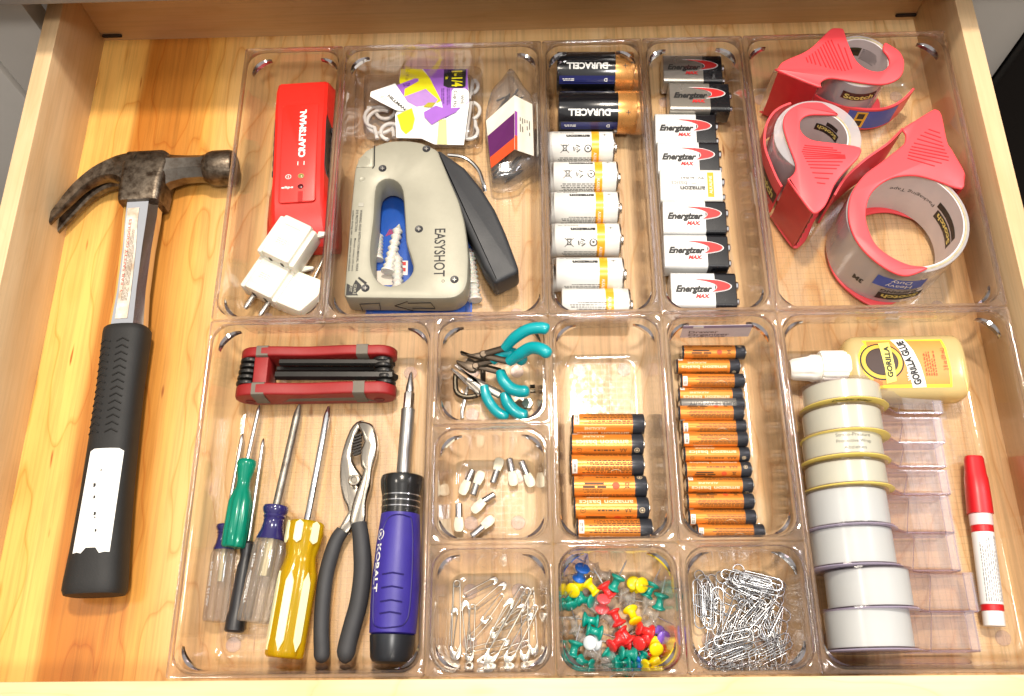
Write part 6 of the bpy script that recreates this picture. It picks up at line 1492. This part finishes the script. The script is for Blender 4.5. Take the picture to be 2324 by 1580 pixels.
for i, (cname, a, b, za, zb) in enumerate(PP):
    za, zb = max(za, 9), max(zb, 9)
    p, q = U('M4', *a, za), U('M4', *b, zb); d = (q-p); d.z = zb-za
    if d.length < 2: d = Vector((.2, .3, 1))
    d.normalize(); row, col = spot(*a); key = (cname, row, col); cnt[key] = cnt.get(key, 0)+1
    if cname in ('blue', 'purple', 'white', 'pink'): lab_ = {'blue': ('blue push pin at the far left of the heap' if a[1] < 700 else 'blue push pin buried under green ones at the near side'), 'purple': 'single purple push pin at the right of the heap', 'white': 'single white push pin at the left of the heap', 'pink': 'pinkish red push pin standing head up in the heap'}[cname]
    else: lab_ = '%s push pin, %s in the %s %s of the heap' % ('colourless clear' if cname == 'clear' else cname, ['topmost', 'next to another', 'partly buried', 'deepest', 'lowest', 'hidden'][min(cnt[key]-1, 5)], row, col)
    t = thing('push_pin', lab_, 'push pin', (p.x, p.y, za), 0, 'clear push pins' if cname == 'clear' else 'coloured push pins')
    t.rotation_euler = d.to_track_quat('Z', 'Y').to_euler()
    for nm, me in (('head', me_h[cname]), ('needle', me_n)):
        o = bpy.data.objects.new(nm, me); COL.objects.link(o); o.parent = t

# ------------------------------------------------------------------ paper clips
M_pc = mat('clip_silver', (184, 185, 187), .25, 1.0, var=.04)
def clip_path():
    P = [(9, -3.6), (-9, -3.6)]+[(-11.5+3.6*math.cos(R(a)), 3.6*math.sin(R(a))) for a in range(-100, -271, -28)]+[(-9, 3.6), (11.5, 3.6)]+[(12.2+2.9*math.cos(R(a)), .7+2.9*math.sin(R(a))) for a in range(90, -91, -30)]+[(11, -2.2), (-5.5, -2.2)]+[(-6+2.2*math.cos(R(a)), 2.2*math.sin(R(a))) for a in range(-90, -271, -30)]+[(6, 2.2)]
    return [(x, y, .5*math.sin(i*.35)) for i, (x, y) in enumerate(P)]
me_p = mesh('paper_clip', G().tube(clip_path(), .42, 6), M_pc, 60)
rn = random.Random(11)
CLP = [(245, 700, 88, 9), (430, 780, 82, 12), (330, 690, 86, 8), (375, 650, 82, 7), (290, 650, 87, 6), (355, 720, 84, 6), (720, 440, -17, 9), (860, 455, -15, 13), (840, 500, -16, 11), (800, 480, -19, 10), (760, 560, -27, 8), (650, 490, -20, 7), (880, 520, -14, 9), (900, 480, -13, 12), (820, 530, -22, 7),
      (590, 840, 64, 13), (700, 790, 42, 9), (830, 800, 44, 12), (890, 800, 48, 9), (1000, 840, 58, 10), (760, 850, 40, 7), (640, 1030, 12, 12), (560, 1080, 16, 9), (620, 1150, 22, 10), (600, 1220, 18, 12), (720, 1200, 15, 8), (980, 1160, 25, 12), (990, 1220, 24, 8), (480, 1200, 14, 7), (700, 1290, 15, 6), (450, 1100, 30, 6), (900, 900, 110, 7), (960, 980, 105, 8), (1020, 1000, 95, 7), (1040, 900, 75, 6), (980, 700, -40, 7), (700, 640, -35, 6), (1080, 1130, 70, 9)]
while len(CLP) < 48: CLP.append((rn.uniform(350, 1000), rn.uniform(520, 1200), rn.choice((-20, 20, 45, 65, 88, 120))+rn.uniform(-12, 12), rn.uniform(5, 8)))
NAMED = {0: 'paper clip at the far left edge, standing lengthwise', 1: 'paper clip lying on top at the left, lengthwise', 7: 'top clip of the tight bundle at the far side', 15: 'large looped paper clip slanting across the middle', 17: 'paper clip on top slanting up right in the middle', 19: 'paper clip at the right with open loop near the far side', 21: 'long paper clip lying level across the lower middle', 24: 'paper clip at the front of the heap, slanting slightly', 26: 'paper clip sticking out furthest right at the front'}
for i, (u, v, a, z) in enumerate(CLP):
    p = U('M5', u, v, z); o = bpy.data.objects.new('paper_clip', me_p); COL.objects.link(o)
    o.location = p*K; o.rotation_euler = (R(rn.uniform(-10, 10)), R(rn.uniform(-5, 5)), R(a + (180 if rn.random() < .5 else 0)))
    tag(o, NAMED.get(i, 'silver wire paper clip tangled in the heap of clips'), 'paper clip', 'silver paper clips' if i in NAMED else 'tangled silver paper clips')
